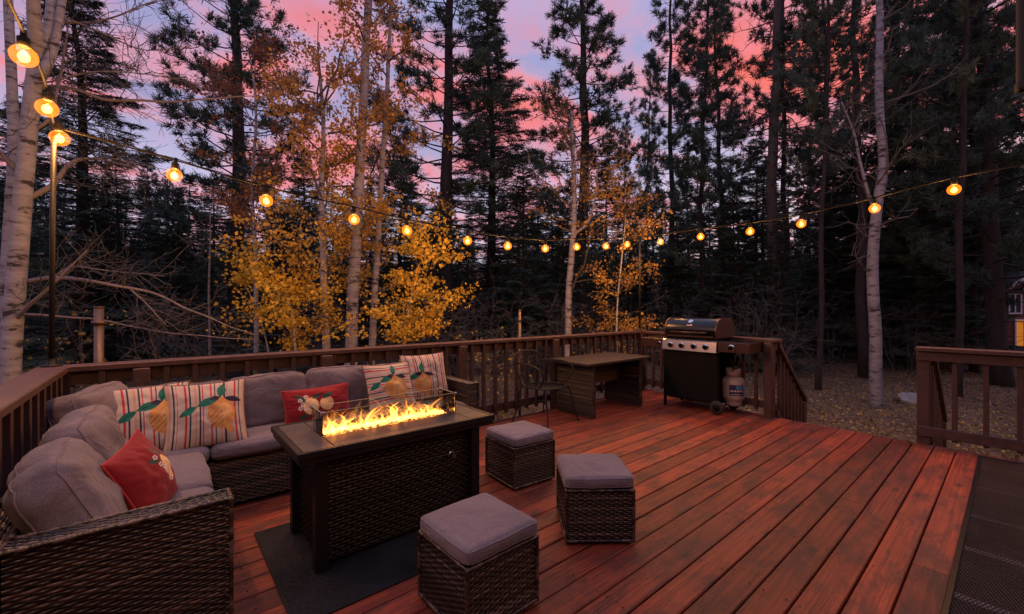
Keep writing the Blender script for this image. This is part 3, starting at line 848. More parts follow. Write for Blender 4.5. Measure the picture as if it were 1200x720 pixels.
# ================================================================== WICKER TABLE + IRON CHAIR
def side_table():
    r = thing('wicker_table', 'brown plank-topped wicker table between the grill and the iron chair', 'table', (4.34, 3.42, .002))
    t = MB()
    for k in range(5):
        y = -.345 + k*.138; t.box((-.64, y+.001, .632), (.64, y+.137, .660), col=(1, 1, 1), bev=.003)
    t.build('tabletop', M('worn_plank_top', (.028, .019, .019), .55, var=.4, spec=.3, vscale=6, vstretch=(1, 8, 1), bump=.15), r)
    for sx in (-1, 1):
        w = MB(); c = MB(); a, b = sorted((sx*.505, sx*.455))
        weave_box(w, c, (a, -.285, .01), (b, .285, .625), 'xXyY', row=.013)
        bound(w, (a, -.285, .01), (a, -.285, .625), .008); bound(w, (b, -.285, .01), (b, -.285, .625), .008)
        o = w.build('leg_panel', MAT['wicker'], r, True); c.build('panel_core', MAT['dark'], o)
    w = MB(); c = MB(); weave_box(w, c, (-.45, .02, .33), (.45, .06, .56), 'yY', row=.013); o = w.build('stretcher_panel', MAT['wicker'], r, True); c.build('stretcher_core', MAT['dark'], o)
side_table()

def bez(pts, n=14):
    P = np.array(pts, float)
    # Catmull-Rom through the points
    Q = np.vstack([2*P[0]-P[1], P, 2*P[-1]-P[-2]]); out = []
    for i in range(1, len(Q)-2):
        for t in np.linspace(0, 1, n, endpoint=False):
            a, b, c, d = Q[i-1:i+3]
            out.append(.5*((2*b) + (-a+c)*t + (2*a-5*b+4*c-d)*t*t + (-a+3*b-3*c+d)*t**3))
    out.append(P[-1]); return np.array(out)

def iron_chair():
    r = thing('iron_chair', 'thin black wrought iron patio armchair with curved arms against the railing', 'chair', (3.40, 3.47, .002), .10)
    I = MAT['iron']
    m = MB()   # seat ring and mesh, facing -Y
    th = np.linspace(0, 2*PI, 33)[:-1]
    ring = np.stack([.225*np.sign(np.cos(th))*np.abs(np.cos(th))**.7, .21*np.sign(np.sin(th))*np.abs(np.sin(th))**.7, np.full(32, .40)], -1)
    m.tube(ring, .009, 6, closed=True)
    for x in np.linspace(-.19, .19, 13):
        yv = .205*(1-(abs(x)/.235)**2.8)**.36; m.tube([(x, -yv, .40), (x, 0, .388), (x, yv, .40)], .0028, 4)
    for y in np.linspace(-.17, .17, 11):
        xv = .22*(1-(abs(y)/.22)**2.8)**.36; m.tube([(-xv, y, .40), (0, y, .389), (xv, y, .40)], .0028, 4)
    m.build('seat', I, r, True)
    b = MB()
    b.tube(bez([(-.20, .17, .40), (-.235, .23, .58), (-.23, .27, .72), (-.12, .30, .775), (0, .305, .785), (.12, .30, .775), (.23, .27, .72), (.235, .23, .58), (.20, .17, .40)]), .009, 6)
    for x in (-.13, -.045, .045, .13): b.tube(bez([(x, .20, .41), (x*1.05, .245, .60), (x*.95, .30, .772)]), .0055, 5)
    for s in (-1, 1):
        b.tube(bez([(s*.045, .26, .62), (s*.10, .262, .66), (s*.09, .27, .71), (s*.05, .268, .68)]), .005, 5)
    b.build('backrest', I, r, True)
    for s in (-1, 1):
        a = MB(); a.tube(bez([(s*.235, .25, .66), (s*.285, .10, .67), (s*.30, -.10, .655), (s*.275, -.20, .58), (s*.23, -.15, .47), (s*.20, -.08, .405)]), .009, 6); a.build('arm', I, r, True)
        for y, q in ((-.19, -.27), (.19, .25)):
            l = MB(); l.tube(bez([(s*.19, y*.9, .40), (s*.225, y*1.05, .32), (s*.235, (y+q)/2, .16), (s*.275, q, .012)]), .009, 6)
            l.lathe([(0, 0), (.018, 0), (.018, .008), (.009, .014)], 10, (s*.275, q, 0)); l.build('leg', I, r, True)
    x = MB(); x.tube(bez([(-.235, -.23, .17), (0, 0, .22), (.235, .22, .17)]), .006, 5); x.tube(bez([(.235, -.23, .17), (0, .0, .228), (-.235, .22, .17)]), .006, 5); x.build('leg_brace', I, r, True)
iron_chair()

# ================================================================== GRILL
def grill():
    # local: front faces -Y, x to the viewer's right; turned so the front faces -X of the deck
    r = thing('gas_grill', 'black gas grill with steel control panel at the deck corner', 'grill', (5.42, 2.66, .002), -PI/2)
    W = .355                       # half width of the cart
    yf, yb = -.24, .24
    m = MB(); m.box((-W+.02, yf+.012, .13), (W-.004, yf+.03, .742), bev=.004); m.box((-W+.02, yf+.009, .735), (W-.004, yf+.012, .739)); m.build('front_panel', MAT['matt'], r)
    m = MB(); m.box((-W+.022, yf+.032, .13), (-W+.036, yb-.01, .742)); m.build('side_panel', MAT['matt'], r)
    m = MB(); m.box((-W+.038, yb-.03, .13), (W-.03, yb-.018, .742)); m.build('rear_panel', MAT['matt'], r)
    m = MB(); m.box((-W+.04, yf+.034, .115), (W-.01, yb-.034, .128)); m.build('bottom_shelf', MAT['matt'], r)
    for x, y, z in ((-W+.01, yf+.02, 0), (-W+.01, yb-.02, 0), (W-.012, yf+.05, .09), (W-.012, yb-.02, .09)):
        l = MB(); l.box((x-.016, y-.016, z), (x+.016, y+.016, .746), bev=.003); l.build('leg', MAT['matt'], r)
    for y in (yf+.0, yb-.02):
        w = MB(); w.lathe([(.0, -.02), (.052, -.02), (.078, -.016), (.084, -.008), (.084, .008), (.078, .016), (.052, .02), (0, .02)], 26, (W-.01, y, .084), 'y')
        o = w.build('wheel', MAT['rubber'], r, True)
        w = MB(); w.lathe([(0, -.027), (.014, -.027), (.02, -.021), (.045, -.0205), (.045, -.018)], 18, (W-.01, y, .084), 'y'); w.build('hub', MAT['matt'], o, True)
    a = MB(); a.cyl((W-.01, yf+.03, .084), (W-.01, yb-.05, .084), .008, 8); a.build('axle', MAT['matt'], r)
    # fire box, control panel
    m = MB(); m.prism([(yf+.02, .86), (yf+.02, .92), (yb, .92), (yb, .80), (yb-.10, .744), (yf+.09, .744)], -W+.03, W-.03, 'x'); fix_normals(m.build('fire_box', MAT['black'], r))
    m = MB(); m.prism([(yf+.06, .748), (yf-.045, .752), (yf-.03, .878), (yf-.01, .892), (yf+.06, .892)], -W, W, 'x'); cp = fix_normals(m.build('control_panel', MAT['steel'], r))
    def knob(x, z, y, rr=.030, par=None):
        k = MB(); k.lathe([(0, -.006), (rr*1.22, -.006), (rr*1.25, 0), (rr*1.25, .004), (0, .004)], 24, (x, y, z), 'y'); b = k.build('knob_bezel', MAT['chrome'], par or r, True)
        k = MB(); k.lathe([(0, -.034), (rr*.72, -.034), (rr*.80, -.028), (rr*.9, -.008), (rr*.9, -.0065)], 20, (x, y, z), 'y', )
        k.box((x-.005, y-.042, z-rr*.7), (x+.005, y-.0335, z+rr*.7), bev=.001); k.build('knob', MAT['matt'], b, True)
    for x in (-.235, -.085, .075, .225): knob(x, .815, yf-.044)
    # lid: rounded hood extruded along x, with painted end plates
    def prof(o=0.0):
        P = [(yf+.01-o, .922), (yf+.0-o, 1.00)]
        for t in np.linspace(0, PI/2, 9): P.append((yf+.16-(.16+o)*cos(t), 1.02 + (.145+o)*sin(t)))
        P += [(yb-.06, 1.165+o), (yb+.0+o, 1.10+o), (yb+.01+o, .922)]
        return P
    m = MB(); m.prism(prof(), -W+.035, W-.035, 'x'); lid = fix_normals(m.build('lid', MAT['black'], r))
    for a, b in ((-W+.012, -W+.034), (W-.034, W-.012)):
        e = MB(); e.prism(prof(.006), a, b, 'x'); fix_normals(e.build('end_cap', MAT['copper'], lid))
    m = MB(); m.box((-W+.05, yf-.004, .925), (W-.05, yf+.006, .945)); m.build('lid_trim', MAT['copper'], lid)
    h = MB(); h.tube([(-.235, yf-.052, .985), (0, yf-.054, .985), (.235, yf-.052, .985)], .0115, 12)
    for x in (-.215, .215): h.cyl((x, yf-.05, .985), (x, yf+.008, .985), .012, 10)
    h.build('lid_handle', MAT['copper'], lid, True)
    # thermometer and maker's plate on the sloping upper front
    t0 = .95; n = Vector((0, -cos(t0), sin(t0)))
    def plate(name, x, t, mat, shape, col=(1, 1, 1), par=lid):
        c = Vector((x, yf+.16-.16*cos(t), 1.02+.145*sin(t))); nn = Vector((0, -cos(t)/.16, sin(t)/.145)).normalized(); up = Vector((0, sin(t)*.16, cos(t)*.145)).normalized()
        P = []
        for (a, b) in shape: P.append(c + Vector((a, 0, 0)) + up*b)
        q = MB(); k = len(P)
        q.add([p - nn*.004 for p in P] + [p + nn*.005 for p in P], [tuple(range(k, 2*k))] + [(i, (i+1) % k, (i+1) % k+k, i+k) for i in range(k)], col)
        return fix_normals(q.build(name, mat, par))
    disc = [(cos(a)*.030, sin(a)*.030) for a in np.linspace(0, 2*PI, 25)[:-1]]
    th = plate('thermometer', -.005, .80, MAT['chrome'], disc)
    plate('maker_badge', -.005, .40, MAT['label'], [(-.035, -.011), (.035, -.011), (.035, .011), (-.035, .011)], (.42, .38, .38))
    plate('badge_mark', -.012, .415, MAT['label'], [(-.016, -.005), (.016, -.005), (.016, .005), (-.016, .005)], (.30, .03, .03)).location = (0, -.0025, .0015)
    # side shelves
    s = MB(); s.box((-W-.335, yf-.02, .765), (-W-.003, yb-.02, .888), bev=.006); s.build('side_shelf', MAT['copper'], r); 
    s = MB(); s.box((-W-.33, yf-.012, .8885), (-W-.006, yb-.03, .893), bev=.001); s.build('shelf_top', MAT['black'], r)
    s = MB(); s.box((W+.003, yf-.02, .765), (W+.375, yb-.02, .888), bev=.006); sb = s.build('side_burner', MAT['copper'], r)
    s = MB(); s.box((W+.006, yf-.012, .8885), (W+.37, yb-.03, .893), bev=.001); s.build('shelf_top', MAT['black'], r)
    knob(W+.17, .824, yf-.026, .032, sb)
    knob(-W-.05, .824, yf-.026, .020)
    hs = MB(); hs.tube(bez([(W+.03, .08, .46), (W+.07, .02, .55), (W+.05, .0, .66), (W-.05, .0, .755)]), .007, 7); hs.build('gas_hose', MAT['rubber'], r, True)
grill()

def tank():
    r = thing('propane_tank', 'cream propane tank with a blue label hanging beside the grill cart', 'tank', (5.55, 2.275, .075))
    b = MB(); R = .135
    P = [(0, 0)] + [(R*.72, 0), (R*.74, .02)] + [(R*sin(t), .13-.11*cos(t)) for t in np.linspace(.9, PI/2, 6)] + [(R*sin(t), .28+.10*-cos(t)) for t in np.linspace(PI/2, PI-.35, 8)] + [(.03, .383), (0, .383)]
    b.lathe(P, 28); b.build('cylinder', MAT['tank'], r, True)
    c = MB(); th = np.linspace(.5, 2*PI-.5, 26); V = []
    for t in th:
        for (rr, z) in ((.085, .36), (.085, .46), (.080, .46), (.080, .36)): V.append((rr*cos(t), rr*sin(t), z))
    i = np.arange(25)[:, None]; j = np.arange(4)[None]
    c.add(V, np.stack([i*4+j, (i+1)*4+j, (i+1)*4+(j+1) % 4, i*4+(j+1) % 4], -1).reshape(-1, 4)); fix_normals(c.build('collar', MAT['tank'], r, True))
    v = MB(); v.cyl((0, 0, .38), (0, 0, .43), .016, 12); v.cyl((0, 0, .43), (0, 0, .45), .026, 12); v.build('valve', MAT['chrome'], r, True)
    l = MB(); n = 14; az = math.atan2(-2.235, -5.5) + .30
    def patch(a0, a1, z0, z1, rr, col):
        V = []
        for k in range(n+1):
            a = az + a0 + (a1-a0)*k/n; V += [(rr*cos(a), rr*sin(a), z0), (rr*cos(a), rr*sin(a), z1)]
        l.add(V, [(2*k, 2*k+2, 2*k+3, 2*k+1) for k in range(n)], col)
    patch(-.62, .62, .135, .27, R+.0012, (.015, .025, .075))
    patch(-.05, .52, .215, .262, R+.002, (.05, .22, .38))
    patch(-.52, .50, .186, .206, R+.0022, (.50, .50, .52)); patch(-.50, .42, .150, .158, R+.0022, (.42, .42, .45))
    for a in (-.35, -.08, .2): patch(a, a+.12, .184, .208, R+.003, (.38, .04, .04))
    l.build('label', MAT['label'], r)
tank()

# ================================================================== DIAMOND MESH MAT at the right
def mesh_mat():
    r = thing('mesh_mat', 'black diamond-mesh metal mat at the right edge of the deck', 'mat')
    x0, x1, y0, y1 = 1.5, 5.45, -.95, .175; z = .012
    f = MB()
    for a, b in (((x0, y1, .003), (x1, y1+.022, .016)), ((x0, y0-.022, .003), (x1, y0, .016)), ((x0-.022, y0-.022, .003), (x0-.001, y1+.022, .016)), ((x1+.001, y0-.022, .003), (x1+.022, y1+.022, .016))): f.box(a, b, bev=.002)
    f.build('edge_strip', MAT['bronze'], r)
    u = MB(); u.box((x0, y0, .0025), (x1, y1-.001, .0045)); u.build('underlay', MAT['dark'], r)
    g = MB(); k = .36; sp = .040
    W = y1-y0
    for sgn in (1, -1):
        for c in np.arange(x0-W/k, x1+W/k, sp):
            # line from (c, y0) to (c + sgn*W/k, y1) clipped to the mat
            pts = []
            a = np.array((c, y0)); b = np.array((c+sgn*W/k, y1)); d = b-a
            t0 = 0.; t1 = 1.
            lo, hi = sorted(((x0-a[0])/d[0], (x1-a[0])/d[0])); t0 = max(t0, lo); t1 = min(t1, hi)
            if t1-t0 < .01: continue
            p = a+d*t0; q = a+d*t1
            nrm = np.array((-d[1], d[0])); nrm /= np.linalg.norm(nrm); w = .0019
            zz = z + (.0012 if sgn > 0 else -.0008)
            V = [(*(p-nrm*w), zz-.003), (*(q-nrm*w), zz-.003), (*q, zz+.0015), (*p, zz+.0015), (*(p+nrm*w), zz-.003), (*(q+nrm*w), zz-.003)]
            g.add(V, [(0, 1, 2, 3), (3, 2, 5, 4)])
    g.build('diamond_mesh', M('mesh_wire', (.085, .070, .075), .45, metal=.5, var=.3, vscale=4), r)['kind'] = 'stuff'
    pb = M('pale_strip', (.12, .09, .09), .6, var=.4, vscale=20)
    for x in (2.72, 3.3, 3.85, 4.5, 5.1):  # pale flat strips across the mat, below the mesh
        b = MB(); b.box((x, y0+.01, .0048), (x+.055, y1-.002, .0078), bev=.001); b.build('cross_strip', pb, r)
mesh_mat()

# ================================================================== POLES, CABLES, BULBS
def pole(name, label, base, top, r0=.017):
    r = thing(name, label, 'pole', base)
    d = Vector(top) - Vector(base)
    m = MB(); m.tube([(0, 0, 0), d*.5, d], r0, 10); m.build('shaft', MAT['iron'], r, True)
    m = MB(); m.lathe([(0, 0), (.05, 0), (.05, .008), (.02, .012), (.02, .05)], 14, (0, 0, .001)); m.build('flange', MAT['iron'], r, True)
    m = MB(); th = np.linspace(0, 2*PI, 13)[:-1]; m.tube([d + Vector((cos(t)*.02, 0, .02+sin(t)*.02)) for t in th], .004, 5, closed=True); m.build('hook', MAT['iron'], r, True)
    return Vector(top)
PT1 = pole('light_pole', 'thin black string light pole on the left railing corner', (-.53, 3.90, .93), (-.53, 3.98, 2.47), .014)
PT2 = pole('light_pole', 'thin dark string light pole at the railing corner behind the grill', (6.0, 3.92, .93), (6.0, 3.92, 2.46))

BULBS = []   # (position, label)
L_ = 'glowing amber bulb, '
for i, (u, v) in enumerate(((204, 206), (312, 236), (415, 258), (477, 271), (548, 283), (595, 289), (639, 292), (676, 290), (710, 289), (735, 287))):
    nm = ['first', 'second', 'third', 'fourth', 'fifth'][i] + ' to the right of the left black pole' if i < 5 else ['fifth', 'fourth', 'third', 'second', 'nearest'][i-5] + ' to the left of the corner pole'
    BULBS.append(('B', on_Y(u, v, 3.93), L_ + nm))
for i, (u, v) in enumerate(((774, 284), (821, 278), (879, 272), (939, 263), (1025, 245), (1118, 223))):
    BULBS.append(('R', on_X(u, v, 5.95 - .05*i), L_ + ['first', 'second', 'third', 'fourth', 'fifth, against the white bare birch,', 'sixth and last'][i] + ' to the right of the corner pole'))
for i, (u, v) in enumerate(((70, 163), (55, 128), (28, 67))):
    BULBS.append(('L', on_X(u, v, -.50), L_ + ['hanging at the top of the left black pole', 'just above the bulb on the left black pole', 'highest one, before the fork of the white birch'][i]))
SEG = {'B': [], 'R': [], 'L': []}
for k, p, l in BULBS: SEG[k].append(p)
# strings run on out of view; unseen bulbs added there to warm the deck
out = []
for i in range(7):
    y = -.35 - .62*i; out.append(('R', Vector((5.68, y, 2.42 + .03*i)), 'unseen amber bulb added on the string past the right frame edge for warm light'))
for i in range(4):
    y = 1.05 - .52*i; out.append(('L', Vector((-.50, y, 2.53 + .03*i)), 'unseen amber bulb added on the string past the left frame edge for warm light'))
def cable(label, pts):
    m = MB(); m.tube(bez(pts, 8), .0062, 6)
    m2 = np.array(bez(pts, 8)); 
    m.tube(m2 + np.array((0, 0, .009)) + np.array([(0, 0, .004*sin(i*1.7)) for i in range(len(m2))]), .0035, 5)
    tag(m.build('light_cable', MAT['cable'], smooth=True), label, 'cable')
UP = Vector((0, 0, .115))
cable('string light cable along the back railing between two poles', [PT1] + [p+UP for p in SEG['B']] + [PT2])
cable('string light cable from the corner pole towards the right', [PT2] + [p+UP for p in SEG['R']] + [p+UP for k, p, l in out if k == 'R'])
cable('string light cable rising at the left from the pole', [PT1] + [p+UP for p in SEG['L'][1:]] + [p+UP for k, p, l in out if k == 'L'])
BULB_W = 8.0
def bulb0():
    r = thing('light_bulb', '', 'light bulb', group='string lights around the deck')
    s = MB(); s.lathe([(0, .115), (.008, .115), (.010, .085), (.018, .080), (.018, .045), (.014, .042), (0, .042)], 12); s.build('socket', MAT['cable'], r, True)
    g = MB(); g.lathe([(.013, .044)] + [(.038*sin(t), .004 + .042*cos(t)) for t in np.linspace(.34, PI-.02, 14)], 20); g.build('glass_bulb', MAT['bulb'], r, True)
    c = MB(); c.lathe([(.003, .028)] + [(.016*sin(t), .0 + .022*cos(t)) for t in np.linspace(.2, PI-.02, 10)], 14); c.build('filament', MAT['core'], r, True)
    return r
b0 = bulb0(); first = True
LAMP = bpy.data.lights.new('bulb_light', 'POINT'); LAMP.energy = BULB_W; LAMP.color = (1, .46, .13); LAMP.shadow_soft_size = .03
LAMP2 = LAMP.copy(); LAMP2.energy = 6.5; LAMP2.color = (1, .46, .14)  # light of the unseen bulbs added out of view
for k, p, l in BULBS + out:
    r = b0 if first else copy_tree(b0); first = False
    r.location = p; r['label'] = l; r.rotation_euler = (random.uniform(-.12, .12), random.uniform(-.12, .12), random.random()*6); r.scale = (1.3, 1.3, 1.15)  # bulbs enlarged so the shell glow reads as a halo
    lo = bpy.data.objects.new('bulb_light', LAMP if (k, p, l) in BULBS else LAMP2); COL.objects.link(lo); lo.parent = r

def pipe_post(label, base, top, r0=.03):
    r = thing('metal_post', label, 'post', base)
    h = top - base.z
    m = MB(); m.cyl((0, 0, 0), (0, 0, h), r0, 14); m.build('shaft', MAT['pipe'], r, True)
    m = MB(); m.cyl((0, 0, h-.14), (0, 0, h-.11), r0*1.5, 14); m.cyl((0, 0, h), (0, 0, h+.012), r0*1.12, 14); m.build('collar', MAT['pipe'], r, True)
p = depth_pos(116, 3.6); p.z = -.6; pipe_post('rusty metal pipe post beyond the left railing corner', p, 1.30, .032)
p = depth_pos(609, 5.6); p.z = -.6; pipe_post('thin copper coloured post behind the iron chair', p, 1.26, .018)

# dark gutter pipe of the house at the top right
def downspout():
    P = dpv(1199, 106, 2.3)
    r = thing('downspout', 'black gutter downspout hanging in at the top right edge', 'downspout', P, .2)
    m = MB(); m.box((-.03, -.022, 0), (.03, .022, 1.1), bev=.008); m.box((-.035, -.027, .0), (.035, .027, .05), bev=.006); m.build('pipe', MAT['rubber'], r)
    m = MB(); m.box((-.6, -.06, 1.1), (.9, .06, 1.2), bev=.01); m.build('gutter', MAT['matt'], r)
downspout()

# the house the deck belongs to, unseen, added to block low light from behind
def house():
    r = thing('house', 'unseen brown house wall behind the camera, added to block sky light', 'house', (0, -3.75, -.6))
    w = MB(); w.box((-2.6, -6, 0), (13, 0, 5.4)); w.box((-8, 0.003, 0), (-2.6, 2.2, 5.4))
    for z in np.arange(.2, 5.3, .2): w.box((-2.59, .001, z), (12.99, .012, z+.012), col=(.5, .5, .5))
    w.build('wall', MAT['siding'], r)
    q = MB(); q.box((-8.4, -6.4, 5.41), (13.4, .5, 5.6)); q.box((-8.4, .503, 5.41), (-2.2, 2.6, 5.6)); q.build('roof', MAT['roof'], r)
    d = MB(); d.box((2.2, .014, .63), (4.0, .06, 2.7)); dd = d.build('door', MAT['trim'], r)
    d = MB(); d.box((2.3, .062, .73), (3.07, .07, 2.6)); d.box((3.13, .062, .73), (3.9, .07, 2.6)); d.build('pane', MAT['pane'], dd)
house()

# ================================================================== CABIN at the far right
def cabin():
    d = 15.0; p = depth_pos(1171, d); 
    r = thing('cabin', 'red-brown cabin with a lit window among the trees at right', 'house', (p.x, p.y, hgt(p.x, p.y)-.1), -.70)
    # local x to viewer right, front -Y
    w = MB(); w.prism([(0, 0), (7.5, 0), (7.5, 2.85), (3.75, 4.9), (0, 2.85)], 0, 6, 'y'); 
    for z in np.arange(.2, 2.5, .2): w.box((-.01, -.012, z), (7.51, -.001, z+.012), col=(.5, .5, .5))
    fix_normals(w.build('wall', MAT['siding'], r))
    q = MB(); q.prism([(-.3, 2.74), (3.75, 4.96), (7.8, 2.74), (7.8, 2.88), (3.75, 5.12), (-.3, 2.88)], -.5, 6.4, 'y'); fix_normals(q.build('roof', MAT['roof'], r))
    q = MB(); q.prism([(-.3, 2.76), (3.75, 4.98), (3.75, 4.82), (-.3, 2.60)], -.53, -.505, 'y'); fix_normals(q.build('fascia', MAT['trim'], r))
    for x, z, lit in ((.50, .55, True), (.27, 1.78, False), (2.4, .7, True)):
        f = MB(); a, b = (.66, 1.05) if lit else (.48, .75)
        for (p0, p1) in (((x, z), (x+.05, z+b)), ((x+a-.05, z), (x+a, z+b)), ((x+.051, z), (x+a-.051, z+.05)), ((x+.051, z+b-.05), (x+a-.051, z+b)), ((x+a/2-.018, z+.051), (x+a/2+.018, z+b-.051))): f.box((p0[0], -.06, p0[1]), (p1[0], -.014, p1[1]))
        o = f.build('window', MAT['trim'], r)
        g = MB(); g.box((x+.05, -.035, z+.05), (x+a-.05, -.016, z+b-.05)); g.build('pane', MAT['litwin'] if lit else MAT['pane'], o)
cabin()

# rocks
def rock(label, u, d, s, seed):
    p = depth_pos(u, d); z = hgt(p.x, p.y); mb = MB(); n = 14
    th = np.linspace(0, PI, n); ph = np.linspace(0, 2*PI, 2*n)[:-1]
    V = []
    for t in th:
        for f in ph:
            q = Vector((sin(t)*cos(f), sin(t)*sin(f), cos(t)*.55)); k = 1 + .28*mnoise.noise(q*1.4 + Vector((seed, 0, 0))) + .10*mnoise.noise(q*4 + Vector((seed, 3, 0)))
            V.append(q*k*s)
    m = 2*n-1; i = np.arange(n-1)[:, None]; j = np.arange(m)[None]
    mb.add(V, np.stack([i*m+j, (i+1)*m+j, (i+1)*m+(j+1) % m, i*m+(j+1) % m], -1).reshape(-1, 4))
    tag(mb.build('boulder', MAT['rock'], loc=(p.x, p.y, z+s*.18)), label, 'rock')
rock('pale grey boulder lying on the leaves right of the bare birch', 1072, 8.4, .26, 2)

# ================================================================== VEGETATION
def perp(D, rng):
    R = rng.normal(0, 1, D.shape); P = np.cross(D, R); return P/(np.linalg.norm(P, axis=1)[:, None]+1e-9)
def tufts(mb, C, A, K, ln, w, cols, rng, spread=1.0):
    """needle tufts: C centres, A axes"""
    n = len(C)
    D = A[:, None]*.75 + rng.normal(0, .62*spread, (n, K, 3)); D /= np.linalg.norm(D, axis=2)[..., None]
    D = D.reshape(-1, 3); L = ln*rng.uniform(.6, 1.15, n*K)
    B = np.repeat(C, K, 0) + rng.normal(0, ln*.12, (n*K, 3)); P = perp(D, rng)
    V = np.stack([B - P*w*.5, B + P*w*.5, B + D*L[:, None] + P*w*.22, B + D*L[:, None] - P*w*.22], 1).reshape(-1, 3)
    F = np.arange(n*K*4).reshape(-1, 4)
    c = np.repeat(cols, K, 0)*rng.uniform(.75, 1.25, (n*K, 1))
    mb.add(V, F, np.repeat(c, 4, 0))
def leaves(mb, C, size, cols, rng, flat=.0):
    n = len(C)
    D = rng.normal(0, 1, (n, 3)); D[:, 2] *= (1-flat); D /= np.linalg.norm(D, axis=1)[:, None]; P = perp(D, rng)
    s = size*rng.uniform(.45, 1.25, n)[:, None]
    V = np.stack([C - D*s*.5, C - D*s*.12 + P*s*.45, C + D*s*.55, C - D*s*.12 - P*s*.45], 1).reshape(-1, 3)
    mb.add(V, np.arange(n*4).reshape(-1, 4), np.repeat(cols, 4, 0))
def wobble(p, q, n, amp, rng, sag=0.0):
    p = np.array(p, float); q = np.array(q, float); t = np.linspace(0, 1, n)[:, None]
    P = p + (q-p)*t; L = np.linalg.norm(q-p)
    w = np.cumsum(rng.normal(0, amp*L/n, (n, 3)), 0); w -= t*w[-1]; P = P + w
    P[:, 2] += sag*L*(np.sin(t[:, 0]*PI))
    return P
GREENS = np.array([(.052, .092, .074), (.066, .108, .080), (.044, .080, .074), (.082, .116, .074), (.060, .102, .094)])

def pine(seed, H, tr, base, cr, nb, nt=9, K=22, ln=.19, up=.25, shape=1.0, wid=.016, stubs=8):
    """tufted open pine; returns trunk MB and crown MB"""
    rng = np.random.default_rng(seed); T = MB(); C = MB()
    P = wobble((0, 0, -.3), (rng.normal(0, .15), rng.normal(0, .15), H), 16, .05, rng)
    tt = np.linspace(0, 1, 16); R = tr*(1-tt*.93)**.85; R[0] *= 1.25
    T.tube(P, R, 9)
    def trunk_at(z):
        return np.array([np.interp(z, P[:, 2], P[:, k]) for k in range(3)])
    cen = []; axs = []; cl = []
    for b in range(nb):
        f = (b + rng.random())/nb
        z = H*(base + (1-base)*f**.9); r = cr*((1-f)**shape*.88 + .12)*rng.uniform(.55, 1.15)*min(1, .55+f*4)
        az = b*2.399 + rng.normal(0, .4); el = rng.normal(up*(.1+f), .15)
        o = trunk_at(min(z, H-.05)); d = np.array((cos(az)*cos(el), sin(az)*cos(el), sin(el)))
        e = o + d*r; Q = wobble(o, e, 7, .10, rng, -.06); Q[:, 2] += np.linspace(0, 1, 7)**2*r*.16
        T.tube(Q, np.linspace(max(.010, tr*.16*(1-f*.6)), .006, 7), 4, cap=False)
        c = GREENS[rng.integers(len(GREENS))]*rng.uniform(.75, 1.25)
        k = max(3, int(nt*(r/cr)*1.3 + 1))
        for j in range(k):
            s = rng.uniform(.38, 1.0) if j else 1.0
            q = np.array([np.interp(s, np.linspace(0, 1, 7), Q[:, a]) for a in range(3)])
            side = rng.normal(0, 1, 3); side[2] = abs(side[2])*.5; side /= np.linalg.norm(side)
            l = rng.uniform(.12, .45)*(1.15-s*.55)*min(1.5, r*.7+.25)
            g = q + (d*.5 + side*.8)*l if j else e
            if j: T.tube([q, (q+g)/2 + (0, 0, .02), g], [.007, .005, .003], 3, cap=False)
            a = (d*.5+side*.6 + (0, 0, .35)); a /= np.linalg.norm(a)
            cen.append(g); axs.append(a); cl.append(c)
            if rng.random() < .75:
                cen.append(g - a*ln*.7 + rng.normal(0, .05, 3)); axs.append(a); cl.append(c*.9)
    tufts(C, np.array(cen), np.array(axs), K, ln, wid, np.array(cl), rng)
    for b in range(stubs):   # dead lower limbs
        z = H*base*rng.uniform(.25, 1.0); az = rng.random()*6.28; L = rng.uniform(.3, 1.3); o = trunk_at(z)
        e = o + np.array((cos(az), sin(az), rng.normal(-.1, .25)))*L
        Q = wobble(o, e, 5, .14, rng); T.tube(Q, np.linspace(.016, .004, 5), 4, cap=False)
        for _ in range(3):
            i = rng.integers(1, 5); T.tube([Q[i], Q[i] + rng.normal(0, .22, 3)], [.005, .002], 3, cap=False)
    return T, C

